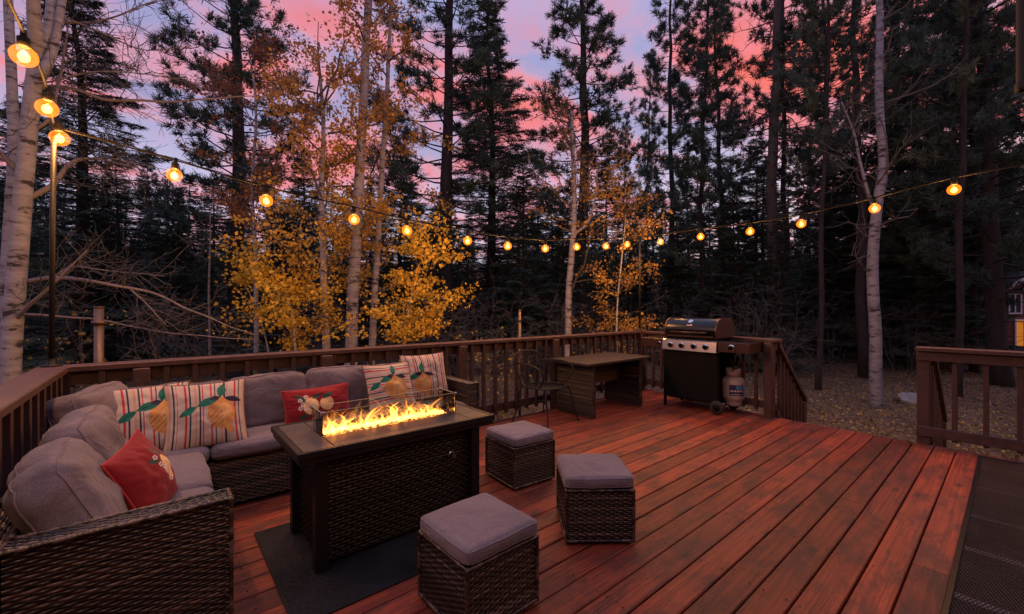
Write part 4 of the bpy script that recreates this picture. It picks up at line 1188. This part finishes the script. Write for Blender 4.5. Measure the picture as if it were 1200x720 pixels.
def fir(seed, H, tr, base, cr, nb, droop=.25, K=30, wid=.020, shape=1.0):
    rng = np.random.default_rng(seed); T = MB(); C = MB()
    P = wobble((0, 0, -.3), (rng.normal(0, .1), rng.normal(0, .1), H), 12, .03, rng); R = tr*(1-np.linspace(0, 1, 12)*.95); R[0] *= 1.2
    T.tube(P, R, 8)
    for b in range(nb):
        f = (b + rng.random())/nb; z = H*(base + (1-base)*f**.92); r = cr*((1-f)**shape*.95 + .05)*rng.uniform(.6, 1.12)
        az = b*2.399 + rng.normal(0, .5); o = np.array([np.interp(z, P[:, 2], P[:, k]) for k in range(3)])
        el = .28*f - droop*(1-f) + rng.normal(0, .10)
        d = np.array((cos(az)*cos(el), sin(az)*cos(el), sin(el))); e = o + d*r
        Q = wobble(o, e, 6, .06, rng, .03); Q[:, 2] += np.linspace(0, 1, 6)**2*r*.12
        T.tube(Q, np.linspace(max(.008, tr*.13), .004, 6), 4, cap=False)
        lat = np.array((-sin(az), cos(az), 0)); c = GREENS[rng.integers(len(GREENS))]*rng.uniform(.7, 1.25)
        m = max(5, int(r*K)); s = rng.uniform(.12, 1.0, m)
        q = np.stack([np.interp(s, np.linspace(0, 1, 6), Q[:, a]) for a in range(3)], -1)
        sg = rng.choice((-1, 1), m); ll = (1.05-s)*r*.42 + .10
        D = d[None]*.75 + lat[None]*sg[:, None]*rng.uniform(.5, 1.1, (m, 1)); D[:, 2] -= .18 + rng.normal(0, .08, m); D /= np.linalg.norm(D, axis=1)[:, None]
        # each twig bears a flat spray of short needles
        k = 7; t = np.linspace(.15, 1, k)
        B = (q[:, None] + D[:, None]*ll[:, None, None]*t[None, :, None]).reshape(-1, 3); Dk = np.repeat(D, k, 0)
        sd = np.cross(Dk, np.array((0, 0, 1.))); sd /= np.linalg.norm(sd, axis=1)[:, None]+1e-9
        g2 = np.tile(np.where(np.arange(k) % 2, 1, -1), m)[:, None]
        N2 = Dk*.8 + sd*g2*.55 + rng.normal(0, .16, Dk.shape); N2 /= np.linalg.norm(N2, axis=1)[:, None]
        L = rng.uniform(.09, .17, len(B))[:, None]; W = perp(N2, rng)*.3 + sd*.7; W /= np.linalg.norm(W, axis=1)[:, None]
        V = np.stack([B - W*wid*.5, B + W*wid*.5, B + N2*L + W*wid*.35, B + N2*L - W*wid*.35], 1).reshape(-1, 3)
        C.add(V, np.arange(len(V)).reshape(-1, 4), np.repeat(c[None]*rng.uniform(.75, 1.25, (len(B), 1)), 4, 0))
    return T, C

VAR = {}
VAR['pine_open'] = pine(11, 17, .20, .20, 2.5, 125, 12, wid=.019)
VAR['pine_dense'] = pine(12, 16, .22, .13, 2.6, 130, 13, K=24, wid=.020)
VAR['pine_slim'] = pine(13, 18, .13, .16, 1.45, 140, 9, K=20, shape=.7, wid=.019)
VAR['pine_tall'] = pine(14, 19, .125, .33, 2.5, 100, 12, K=24, stubs=30, wid=.020)
VAR['pine_slim_b'] = pine(15, 16, .11, .10, 1.6, 135, 9, K=20, shape=.9, wid=.019)
VAR['fir_dense'] = fir(21, 12, .17, .03, 2.6, 210, K=34, wid=.026)
VAR['fir_slim'] = fir(22, 10, .12, .04, 1.9, 180, K=34, wid=.026)
VAR['fir_tall'] = fir(23, 16, .20, .08, 2.8, 240, K=32, wid=.026)
PROTO = {}
NEAR_GROUP = {'pine': 'tall pines around the deck', 'fir': 'dark firs around the deck'}
def conifer(kind, u, d, h, label, lean=(0, 0), width=1.0, group=None):
    p = depth_pos(u, d); z = hgt(p.x, p.y)
    name = 'pine_tree' if kind.startswith('pine') else 'fir_tree'
    if kind not in PROTO:
        r = thing(name, label, 'tree', group=group)
        T, C = VAR[kind]; T.build('trunk', MAT['bark'], r, True); C.build('crown', MAT['needle'], r)
        Hm = max(float(v[:, 2].max()) for v in T.v)
        PROTO[kind] = (r, Hm)
    else:
        r = copy_tree(PROTO[kind][0]); r['label'] = label
        if group: r['group'] = group
    s = h/PROTO[kind][1]
    r.location = (p.x, p.y, z); r.scale = (s*width, s*width, s); r.rotation_euler = (lean[0], lean[1], random.random()*6.28)
    return r

NEAR = [
 ('fir_tall', 92, 10.5, 11.5, 'dense dark fir right behind the white birch at left', 1.3),
 ('pine_slim_b', 180, 17, 8.4, 'small pine seen below the first string bulb at left', 1.2),
 ('pine_dense', 275, 13, 16.5, 'tall pine behind the orange leaves left of the aspens', 1.15),
 ('fir_slim', 228, 20, 8.0, 'low fir between the small pine and the tall pine at left', 1.3),
 ('fir_slim', 350, 21, 10.0, 'fir standing far behind the aspen leaves', 1.3),
 ('pine_open', 527, 13.5, 17.5, 'tall straight pine just right of the yellow aspens', 1.25),
 ('fir_tall', 574, 16.5, 14.6, 'broad dark fir beside the straight pine, behind the back railing', 1.3),
 ('fir_dense', 612, 12.5, 6.4, 'low bushy fir behind the railing beside the iron chair', 1.1),
 ('pine_dense', 682, 15, 16.0, 'bushy pine with spread tufts above the railing corner', 1.15),
 ('pine_slim', 730, 25, 13.6, 'slim pine top standing right of the bushy pine', .8),
 ('fir_slim', 705, 19, 8.5, 'small fir behind the pale aspen at the railing corner', 1.2),
 ('pine_slim', 788, 18, 20, 'slender pine rising above the left end of the grill', 1.0),
 ('pine_slim_b', 822, 15, 17, 'slender pine straight above the grill lid', 1.0),
 ('pine_slim', 851, 19, 19, 'slender pine above the right shelf of the grill', 1.1),
 ('pine_tall', 928, 14.5, 18, 'thick dark pine trunk right beside the grey dead snag', .9),
 ('fir_slim', 880, 22, 11, 'fir filling the gap between the grill pines and the snag', 1.3),
 ('pine_dense', 968, 17, 17, 'dark pine behind the leaning trunk left of the bare birch', .9),
 ('pine_tall', 1018, 11.5, 18, 'big dark pine close behind the bare white birch', 1.1),
 ('fir_dense', 1055, 15, 11, 'dense dark fir right of the bare white birch', 1.2),
 ('pine_slim', 1077, 13, 15.5, 'slim pine between the bare birch and the railing pine', 1.2),
 ('pine_tall', 1116, 9.3, 15, 'reddish pine trunk behind the right railing, under the last bulb', .75),
 ('pine_dense', 1172, 10.2, 16, 'large leaning pine trunk in front of the cabin', .9),
 ('fir_tall', 1120, 17, 14, 'tall fir behind the reddish trunk at right', 1.1),
 ('pine_open', 1215, 12, 15, 'pine crown reaching in from the right frame edge', 1.0),
 ('pine_slim_b', 1142, 12.5, 14, 'thin dark pine left of the cabin', 1.1),
 ('pine_slim', 755, 22, 15.5, 'thin pine behind the corner string light pole', .8),
 ('pine_tall', 957, 9.8, 15, 'slanting bare-based pine trunk left of the bare birch', .62),
 ('pine_dense', 1050, 18, 17, 'bushy dark pine high above the right railing', 1.0),
 ('pine_open', 1140, 15, 16, 'dark pine crown between the last bulb and the cabin', 1.0),
 ('fir_slim', 122, 11.5, 4.6, 'young green fir behind the tangle of bare birch branches', 1.5),
 ('fir_dense', 212, 12.5, 5.4, 'bushy green fir left of the thin grey sapling', 1.2),
 ('fir_slim', 318, 12.0, 5.2, 'young green fir in the gloom left of the aspens', 1.5),
 ('fir_dense', 505, 12.0, 4.6, 'low bushy fir at the foot of the straight pine', 1.3),
 ('fir_dense', 908, 12.3, 4.6, 'low bushy fir behind the stair railing post', 1.2),
 ('fir_slim', 470, 19, 9.5, 'dark fir behind the right side of the aspen leaves', 1.4),
 ('fir_dense', 20, 14, 9, 'fir mostly hidden behind the white birch', 1.2),
 ('fir_dense', 140, 13, 6.5, 'low dark fir above the left railing corner', 1.2),
 ('fir_slim', 400, 14, 5.0, 'low fir behind the aspen trunks at railing height', 1.5),
 ('fir_slim', 655, 13, 4.8, 'low fir right behind the pale aspen trunk', 1.5),
 ('fir_slim', 860, 14, 6.0, 'low fir in the shade behind the grill', 1.5),
 ('fir_slim', 1095, 13, 7.0, 'low fir in the shade behind the right railing', 1.5),
 ('fir_slim', 985, 16, 8.0, 'low fir in the shade left of the bare birch', 1.5),
]
for k, u, d, h, lab, w in NEAR:
    ln = (0, 0)
    if u == 1172: ln = (.05, -.03)
    if u == 957: ln = (-.03, .04)
    conifer(k, u, d, h, lab, ln, w)
rng = np.random.default_rng(99)
kinds = ['fir_dense', 'fir_slim', 'pine_dense', 'pine_slim_b', 'fir_tall']
for i in range(96):
    u = -160 + (i + rng.random())*1540/96; d = rng.uniform(23, 44)
    hi = rng.uniform(7.5, 11.0) if u < 760 else rng.uniform(8.5, 13)
    conifer(kinds[i % 5], u, d, hi*(.75+.25*d/34), 'dark conifer in the dense forest far behind the deck', (0, 0), 1.35 if i % 5 < 2 else 1.1, group='far forest conifers')
for i in range(64):
    u = -120 + (i + rng.random())*1460/64; d = rng.uniform(15, 26)
    conifer(('fir_dense', 'fir_slim')[i % 2], u, d, rng.uniform(3.0, 5.2)*(.6+.4*d/20), 'low young fir filling the gloom under the tall trees', (0, 0), 1.9, group='young firs under the tall trees')

# ---- dead snag
def snag():
    rg = np.random.default_rng(31); p = depth_pos(911, 13); r = thing('dead_snag', 'grey dead pine snag with bare broken limbs', 'tree', (p.x, p.y, hgt(p.x, p.y)))
    T = MB(); P = wobble((0, 0, -.3), (.1, -.1, 15), 14, .05, rg); T.tube(P, .185*(1-np.linspace(0, 1, 14)*.55), 9); T.build('trunk', MAT['snag'], r, True)
    B = MB()
    for k in range(70):
        z = rg.uniform(4.5, 14.5); az = rg.random()*6.28; L = rg.uniform(.5, 1.9); o = np.array([np.interp(z, P[:, 2], P[:, a]) for a in range(3)])
        e = o + np.array((cos(az), sin(az), rg.normal(.0, .28)))*L; Q = wobble(o, e, 7, .16, rg); Q[:, 2] += np.linspace(0, 1, 7)**2*L*rg.normal(.05, .15)
        B.tube(Q, np.linspace(.030, .006, 7), 4, cap=False)
        for _ in range(4):
            i = rg.integers(2, 7); d2 = rg.normal(0, .3, 3); B.tube([Q[i], Q[i]+d2*.6 + rg.normal(0, .03, 3), Q[i]+d2], [.008, .006, .003], 3, cap=False)
    B.build('limbs', MAT['snag'], r)
snag()

# ---- broadleaf trees
def limbs(B, Q, r0, rg, n, L, depth=2, up=.15, ends=None, span=(.25, 1.0), flat=None, droop=0.0):
    """scatter side branches on polyline Q; ends collects twig points"""
    N = len(Q)
    for k in range(n):
        s = rg.uniform(*span)*(N-1); i = min(int(s), N-2); o = Q[i] + (Q[i+1]-Q[i])*(s-i)
        ax = Q[i+1]-Q[i]; ax /= np.linalg.norm(ax)+1e-9
        d = rg.normal(0, 1, 3); 
        if flat is not None: d = d*(1-flat) + flat*np.array((*(np.array(RT)*rg.choice((-1, 1))), 0))*abs(rg.normal(1, .4))
        d -= ax*d.dot(ax)*.5; d += ax*.6; d[2] += up; d /= np.linalg.norm(d)
        l = L*rg.uniform(.45, 1.15); m = 6
        W = wobble(o, o+d*l, m, .20, rg); W[:, 2] += np.linspace(0, 1, m)**2*l*(up*.5 - droop)
        r = max(.0022, r0*rg.uniform(.6, 1.0)); B.tube(W, np.linspace(r, max(.0016, r*.35), m), 5 if r > .008 else 3, cap=False)
        if depth > 1: limbs(B, W, r*.5, rg, rg.integers(3, 6), l*.5, depth-1, up, ends, (.2, 1.0), None, droop)
        elif ends is not None:
            for q in W[1:]: ends.append(q)
        if ends is not None and depth > 1:
            for q in W[3:]: ends.append(q)

def aspen(name, label, stems, nl, leaf_size, leafcol, seed, limb=(14, 1.3), span=(.25, 1.0), cat='tree', cr=None, bright=(1, 1, 1), limb_up=.15, twigmat=None, lf=1.0, depth=2):
    """stems: list of (polyline in (u, v, d), base radius, top radius)"""
    rg = np.random.default_rng(seed)
    pts0 = dpv(*stems[0][0][0]); base = Vector((pts0.x, pts0.y, hgt(pts0.x, pts0.y)))
    r = thing(name, label, cat, base)
    T = MB(); B = MB(); ends = []
    for pl, r0, r1 in stems:
        P = bez([np.array(dpv(*q)) - np.array(base) for q in pl], 7)
        P = P + np.array([np.array(mnoise.noise_vector(Vector(q)*.9)) for q in P])*.025
        T.tube(P, np.linspace(r0, r1, len(P)), 10 if r0 > .05 else 7, col=bright)
        limbs(B, P, min(.022, r0*.3), rg, limb[0], limb[1], depth, limb_up, ends, span, None)
    T.build('trunk', MAT['white_bark'], r, True)
    B.build('branches', twigmat or MAT['twig'], r)
    if nl:
        E = np.array(ends); idx = rg.integers(0, len(E), nl); C = E[idx] + rg.normal(0, .070*lf, (nl, 3))*(1.25, 1.25, .55)
        zz = C[:, 2] + base.z
        f = np.clip((zz-1.2)/4.5, 0, 1) + rg.normal(0, .18, nl); f = np.clip(f, 0, 1)[:, None]
        lo, hi = np.array(leafcol[0]), np.array(leafcol[1])
        cols = (lo*(1-f) + hi*f)*rg.uniform(.6, 1.3, (nl, 1))
        K = MB(); leaves(K, C, leaf_size, cols, rg); K.build('leaves', MAT['leaf'], r)
    return r
YEL, ORG = (.70, .44, .06), (.46, .235, .08)
aspen('aspen_tree', 'tallest yellow aspen, in the middle of the leafy clump behind the railing',
      [([(411, 440, 7.4), (412, 380, 7.4), (419, 250, 7.4), (426, 120, 7.5), (432, 0, 7.5), (434, -60, 7.5)], .115, .055)], 5600, .056, (YEL, ORG), 41, (24, 1.25), (.14, .95))
aspen('aspen_tree', 'slim pale aspen left of the tallest one in the leafy clump',
      [([(383, 440, 7.0), (381, 370, 7.0), (377, 250, 7.0), (379, 150, 7.1), (372, 60, 7.2)], .072, .022)], 5800, .056, (YEL, ORG), 42, (24, 1.35), (.12, .95))
aspen('aspen_tree', 'slim pale aspen right of the tallest one, with yellow low boughs',
      [([(434, 440, 7.9), (437, 380, 7.9), (443, 280, 7.9), (449, 180, 8.0), (455, 90, 8.0), (458, 0, 8.1)], .072, .03)], 5600, .056, (YEL, ORG), 43, (24, 1.3), (.12, .85))
aspen('young_aspen', 'orange-leaved young aspen in front of the tall left pine',
      [([(300, 440, 8.4), (300, 330, 8.4), (296, 220, 8.5), (300, 120, 8.6), (290, 50, 8.7)], .05, .015)], 5200, .056, (ORG, (.26, .10, .05)), 44, (26, 1.3), (.35, .98))
aspen('yellow_sapling', 'low yellow sapling spreading left of the aspen trunks',
      [([(345, 440, 6.2), (345, 400, 6.2), (338, 350, 6.2), (320, 320, 6.2)], .02, .007)], 2300, .054, ((.70, .46, .05), (.66, .41, .05)), 45, (14, .75), (.2, 1))
aspen('yellow_sapling', 'low yellow sapling spreading right of the aspen trunks',
      [([(468, 440, 6.4), (470, 400, 6.4), (480, 360, 6.4), (492, 310, 6.4)], .02, .007)], 3300, .054, ((.70, .46, .05), (.66, .41, .05)), 46, (17, .8), (.1, 1))
aspen('yellow_sapling', 'small yellow sapling leaning over the railing behind the red lumbar pillow',
      [([(318, 440, 6.6), (312, 400, 6.6), (300, 360, 6.6), (286, 330, 6.6)], .016, .006)], 900, .052, ((.70, .46, .05), (.66, .41, .05)), 51, (10, .6), (.3, 1))
aspen('pale_aspen', 'pale thin aspen with forked stem near the railing corner',
      [([(664, 440, 8.2), (667, 340, 8.2), (673, 250, 8.2), (671, 170, 8.3), (670, 130, 8.3)], .075, .03), ([(672, 275, 8.2), (688, 262, 8.2), (697, 235, 8.2), (700, 190, 8.2)], .03, .012)], 1700, .05, ((.42, .24, .06), (.26, .14, .055)), 47, (20, 1.0), (.2, .95), bright=(.9, .9, .92))
aspen('yellow_sapling', 'dull yellow sapling beside the corner string light pole',
      [([(722, 440, 7.6), (722, 380, 7.6), (728, 310, 7.6), (734, 250, 7.6)], .022, .008)], 3000, .05, ((.42, .25, .06), (.26, .15, .06)), 48, (20, .95), (.15, 1))
aspen('bare_birch', 'bare white birch standing behind the stair opening',
      [([(1027, 484, 8.0), (1025, 400, 8.0), (1023, 300, 8.0), (1029, 235, 8.0), (1035, 190, 8.0), (1030, 110, 8.1), (1031, 20, 8.1), (1029, -60, 8.1)], .105, .05),
       ([(1026, 250, 8.0), (1016, 222, 8.0), (1008, 190, 8.0), (1001, 155, 8.0), (985, 120, 8.0)], .035, .010)], 0, .05, (YEL, YEL), 49, (20, 1.25), (.25, .95), bright=(.68, .72, .84))
aspen('thin_sapling', 'thin bare grey sapling above the left end of the sofa',
      [([(246, 440, 7.0), (245, 330, 7.0), (246, 250, 7.0)], .025, .008)], 0, .05, (YEL, YEL), 50, (14, .7), (.1, 1), bright=(.6, .55, .52))

def big_birch():
    rg = np.random.default_rng(61); d = 4.1
    b = dpv(12, 440, d); base = Vector((b.x, b.y, hgt(b.x, b.y)))
    r = thing('white_birch', 'big white birch with several trunks and long bare branches at left', 'tree', base)
    T = MB(); 
    def pl(q, dd=d): return bez([np.array(dpv(u, v, dd+x)) - np.array(base) for (u, v, x) in q], 8)
    for q, a, c in (([(8, 660, 0), (12, 440, 0), (20, 320, 0), (28, 220, 0), (36, 130, 0), (44, 60, 0)],   .080, .058),
                    ([(44, 66, 0), (58, 30, .05), (62, -30, .1)], .052, .036), ([(44, 62, 0), (40, 20, -.1), (38, -40, -.2)], .06, .04),
                    ([(40, 100, 0), (52, 82, .0), (63, 55, .05), (75, -10, .1)], .05, .03),
                    ([(-6, 640, .3), (4, 440, .3), (10, 300, .3), (16, 190, .3), (14, 100, .35), (8, -30, .4)], .066, .036)):
        P = pl(q); T.tube(P, np.linspace(a, c, len(P)), 12)
    T.build('trunk', MAT['white_bark'], r, True)
    B = MB()
    runs = [([(24, 105, 0), (70, 103, .2), (130, 116, .4), (190, 118, .6), (250, 114, .9), (320, 116, 1.2)], .022, .005),
            ([(36, 98, 0), (80, 92, -.1), (150, 84, 0), (215, 92, .1)], .010, .003),
            ([(16, 240, 0), (60, 214, .1), (84, 190, .2), (110, 188, .3), (160, 194, .4)], .030, .006),
            ([(84, 190, .2), (130, 187, .4), (200, 200, .7)], .010, .003),
            ([(12, 330, 0), (62, 327, .1), (120, 332, .2), (180, 345, .4), (240, 372, .6), (300, 392, .8)], .024, .005),
            ([(150, 338, .3), (175, 360, .3), (195, 385, .3)], .010, .003), ([(62, 327, .1), (90, 312, .2), (140, 318, .3), (190, 322, .3)], .010, .003),
            ([(18, 375, 0), (50, 345, -.1), (75, 320, -.1), (100, 290, -.1)], .020, .005),
            ([(20, 368, 0), (80, 372, .2), (150, 380, .4), (200, 392, .5), (300, 398, .7)], .014, .004),
            ([(32, 160, 0), (60, 130, .1), (70, 70, .2), (80, 20, .2)], .018, .006), ([(56, 20, .1), (110, 26, .3), (160, 10, .4), (200, -10, .5)], .012, .004),
            ([(60, 10, .1), (120, 40, .3), (175, 60, .5), (225, 55, .6)], .010, .003), ([(20, 200, 0), (-10, 170, -.1), (-40, 120, -.2)], .03, .01)]
    for q, a, c in runs:
        P = pl(q); P = P + np.array([np.array(mnoise.noise_vector(Vector(x)*2.3)) for x in P])*.045
        B.tube(P, np.linspace(a, c, len(P)), 7, col=(2.6, 2.4, 2.4)); limbs(B, P, .0065, rg, 20, .48, 2, .1, None, (.12, 1.0))
    B.build('branches', MAT['twig'], r, True)
big_birch()

def shrub(label, u, d, h, w, nst, nl, cols, seed, twig=(1, 1, 1), lf=.05, name='twiggy_shrub', cat='shrub', group=None):
    rg = np.random.default_rng(seed); p = depth_pos(u, d); base = Vector((p.x, p.y, hgt(p.x, p.y)))
    r = thing(name, label, cat, base, group=group); B = MB(); ends = []
    for k in range(nst):
        az = rg.random()*6.28; o = np.array((cos(az)*w*.15, sin(az)*w*.15, -.05)); e = np.array((cos(az)*w*.5*rg.random()**.5, sin(az)*w*.5*rg.random()**.5, h*rg.uniform(.6, 1.05)))
        Q = wobble(o, e, 8, .14, rg); B.tube(Q, np.linspace(.009, .003, 8), 4, col=twig, cap=False)
        limbs(B, Q, .0045, rg, 9, h*.38, 2, .1, ends, (.2, 1))
    B.build('branches', MAT['twig'], r)
    if nl:
        E = np.array(ends); C = E[rg.integers(0, len(E), nl)] + rg.normal(0, .04, (nl, 3)); c = np.array(cols)[rg.integers(0, len(cols), nl)]*rg.uniform(.6, 1.3, (nl, 1))
        K = MB(); leaves(K, C, lf, c, rg); K.build('leaves', MAT['leaf'], r)
YC = [(.42, .27, .04), (.34, .22, .05), (.26, .19, .05), (.20, .17, .05)]
shrub('yellow-green bush between the white birch and the left pole', 58, 4.6, 1.52, 1.3, 9, 900, YC, 71, name='yellow_bush', lf=.045)
shrub('yellow bush showing through the railing beside the far armrest', 565, 6.0, 1.45, 1.1, 8, 420, YC, 72, name='yellow_bush', lf=.045)
shrub('small yellow bush behind the railing under the pale aspen', 715, 8.2, 1.4, 1.3, 8, 260, YC, 73, name='yellow_bush', lf=.045)
shrub('low green bush beyond the back railing at left', 200, 6.5, 1.2, 1.6, 9, 700, [(.05, .07, .03), (.07, .08, .03), (.10, .10, .03)], 74, name='green_bush', lf=.045)
tw = [(215, 7.2, 1.9, 'left of the thin grey sapling'), (395, 9.2, 2.0, 'directly behind the aspen trunks'), (520, 8.5, 2.0, 'in front of the straight pine'), (575, 8.0, 2.1, 'left of the thin copper post'), (630, 9.0, 2.1, 'between the copper post and the pale aspen'), (690, 9.5, 1.9, 'right of the pale aspen stem'), (760, 9.2, 2.0, 'behind the left shelf of the grill'), (842, 11.0, 2.3, 'behind the grill lid'), (895, 9.8, 2.4, 'above the stair railing post'), (975, 13, 2.2, 'left of the bare birch'), (1065, 12, 2.2, 'right of the boulder'), (480, 10.5, 2.0, 'right of the aspen trunks')]
for i, (u, d, h, w) in enumerate(tw):
    shrub('bare twiggy grey shrub ' + w, u, d, h, 2.2, 9, 0, None, 80+i, twig=(.9, .85, .85), group='bare shrubs behind the deck')

# ---- fallen leaves over the ground
def litter():
    rg = np.random.default_rng(3); C = []; n = 0
    K = MB(); P = []
    while len(P) < 30000:
        u = rg.uniform(850, 1300) if rg.random() < .5 else rg.uniform(-150, 1350); d = 4.0 + 12*rg.random()**1.3; p = depth_pos(u, d)
        if -.7 < p.x < edge_x(p.y)+.1 and p.y < 3.9: continue
        P.append((p.x, p.y, hgt(p.x, p.y) + .012))
    P = np.array(P); pal = np.array([(.48, .32, .12), (.34, .21, .09), (.20, .13, .07), (.52, .40, .20), (.30, .22, .14)])
    leaves(K, P, .05, pal[rg.integers(0, 5, len(P))]*rg.uniform(.5, 1.15, (len(P), 1)), rg, flat=.85)
    tag(K.build('leaf_litter', MAT['leaf']), 'fallen leaves covering the forest floor', 'leaves', kind='stuff')
litter()
def sticks():
    rg = np.random.default_rng(8); K = MB(); n = 0
    while n < 260:
        u = rg.uniform(860, 1300) if rg.random() < .6 else rg.uniform(-100, 860); d = rg.uniform(5, 13); p = depth_pos(u, d)
        if -.7 < p.x < edge_x(p.y)+1.2 and p.y < 4.0: continue
        a = rg.random()*6.28; L = rg.uniform(.12, .6); z = hgt(p.x, p.y)+.015
        K.tube(wobble((p.x, p.y, z), (p.x+cos(a)*L, p.y+sin(a)*L, z+rg.uniform(0, .05)), 5, .12, rg), np.linspace(.009, .003, 5), 4, col=np.array((1.6, 1.5, 1.4))*rg.uniform(.5, 1.3)); n += 1
    tag(K.build('fallen_twigs', MAT['twig']), 'broken twigs scattered on the forest floor', 'twigs', kind='stuff')
sticks()

# ================================================================== LIGHT, SKY, CAMERA
def world():
    w = bpy.data.worlds.new('World'); S.world = w; w.use_nodes = True
    nt = w.node_tree; N = nt.nodes; L = nt.links
    bg = N['Background']; bg.inputs['Strength'].default_value = 1.0
    sky = N.new('ShaderNodeTexSky'); sky.sky_type = 'NISHITA'; sky.sun_disc = False
    sky.sun_elevation = math.radians(2); sky.sun_rotation = SUN_ROT
    tc = N.new('ShaderNodeTexCoord'); sp = N.new('ShaderNodeSeparateXYZ'); L.new(tc.outputs['Generated'], sp.inputs[0])
    def math_(op, a, b=None, c=None):
        n = N.new('ShaderNodeMath'); n.operation = op
        for i, x in enumerate((a, b, c)):
            if x is None: continue
            if isinstance(x, (int, float)): n.inputs[i].default_value = x
            else: L.new(x, n.inputs[i])
        return n.outputs[0]
    def ramp(x, stops, interp='LINEAR'):
        r = N.new('ShaderNodeValToRGB'); L.new(x, r.inputs[0]); e = r.color_ramp.elements; r.color_ramp.interpolation = interp
        while len(e) < len(stops): e.new(.5)
        for i, (p, c) in enumerate(stops): e[i].position = p; e[i].color = (*c, 1)
        return r.outputs[0]
    def mix(f, a, b, mode='MIX'):
        m = N.new('ShaderNodeMix'); m.data_type = 'RGBA'; m.blend_type = mode
        for i, x in ((0, f), (6, a), (7, b)):
            if isinstance(x, (int, float)): m.inputs[i].default_value = x
            elif isinstance(x, tuple): m.inputs[i].default_value = (*x, 1)
            else: L.new(x, m.inputs[i])
        return m.outputs[2]
    el = math_('MAXIMUM', sp.outputs[2], 0.0)
    # clear dusk air by elevation, with the Sky Texture's own light mixed in
    air = ramp(el, [(0, (.38, .38, .50)), (.18, (.40, .37, .54)), (.36, (.22, .19, .34)), (.55, (.21, .21, .39)), (.72, (.33, .36, .60)), (1, (.32, .36, .60))])
    nis = mix(1.0, sky.outputs[0], (.05, .05, .05), 'MULTIPLY')
    air = mix(1.0, air, nis, 'ADD')
    # cloud sheet
    k = math_('ADD', el, .22)
    cx = math_('DIVIDE', sp.outputs[0], k); cy = math_('DIVIDE', sp.outputs[1], k)
    cb = N.new('ShaderNodeCombineXYZ'); L.new(cx, cb.inputs[0]); L.new(cy, cb.inputs[1]); cb.inputs[2].default_value = CLOUD_SEED
    mp = N.new('ShaderNodeMapping'); mp.inputs['Scale'].default_value = (1.0, 1.5, 1); mp.inputs['Rotation'].default_value = (0, 0, .6); L.new(cb.outputs[0], mp.inputs[0])
    n1 = N.new('ShaderNodeTexNoise'); n1.inputs['Scale'].default_value = 1.7; n1.inputs['Detail'].default_value = 9; n1.inputs['Roughness'].default_value = .56; n1.inputs['Distortion'].default_value = .8
    L.new(mp.outputs[0], n1.inputs['Vector'])
    pink = ramp(n1.outputs['Fac'], [(.40, (.42, .25, .38)), (.48, (.60, .25, .29)), (.57, (.60, .17, .19)), (.68, (.64, .13, .10))])
    cov = ramp(n1.outputs['Fac'], [(.42, (0, 0, 0)), (.56, (1, 1, 1))])
    fade = ramp(el, [(.02, (.25, .25, .25)), (.22, (.8, .8, .8)), (.48, (1, 1, 1)), (.66, (.12, .12, .12))])
    f = mix(1.0, cov, fade, 'MULTIPLY')
    col = mix(f, air, pink)
    L.new(col, bg.inputs['Color'])
    return w
SUN_AZ = math.atan2(FW[1], FW[0]) - .85       # the sun has just gone down behind the forest
SUN_ROT = math.pi/2 - SUN_AZ
CLOUD_SEED = 3.7
world()
sl = bpy.data.lights.new('sun', 'SUN'); sl.energy = .5; sl.angle = math.radians(20); sl.color = (1, .72, .62)
so = bpy.data.objects.new('sun', sl); COL.objects.link(so)
sd = Vector((cos(SUN_AZ)*cos(math.radians(2)), sin(SUN_AZ)*cos(math.radians(2)), sin(math.radians(2))))
so.rotation_euler = sd.to_track_quat('Z', 'Y').to_euler()

cd = bpy.data.cameras.new('camera'); cam = bpy.data.objects.new('camera', cd); COL.objects.link(cam)
cd.sensor_width = 36; cd.lens = FOC/1200*36; cd.shift_y = 1/1200; cd.clip_start = .02; cd.clip_end = 600
cam.location = (0, 0, EYE); cam.rotation_euler = (PI/2, 0, -math.asin(FW[0]))
S.camera = cam
vs = S.view_settings; S.display_settings.display_device = 'sRGB'; vs.view_transform = 'Standard'; vs.look = 'None'; vs.exposure = 0.62; vs.gamma = 1; vs.use_curve_mapping = False
S.cycles.use_denoising = True
S.cycles.max_bounces = 6; S.cycles.diffuse_bounces = 3; S.cycles.glossy_bounces = 3; S.cycles.transparent_max_bounces = 24
S.cycles.sample_clamp_indirect = 3.0
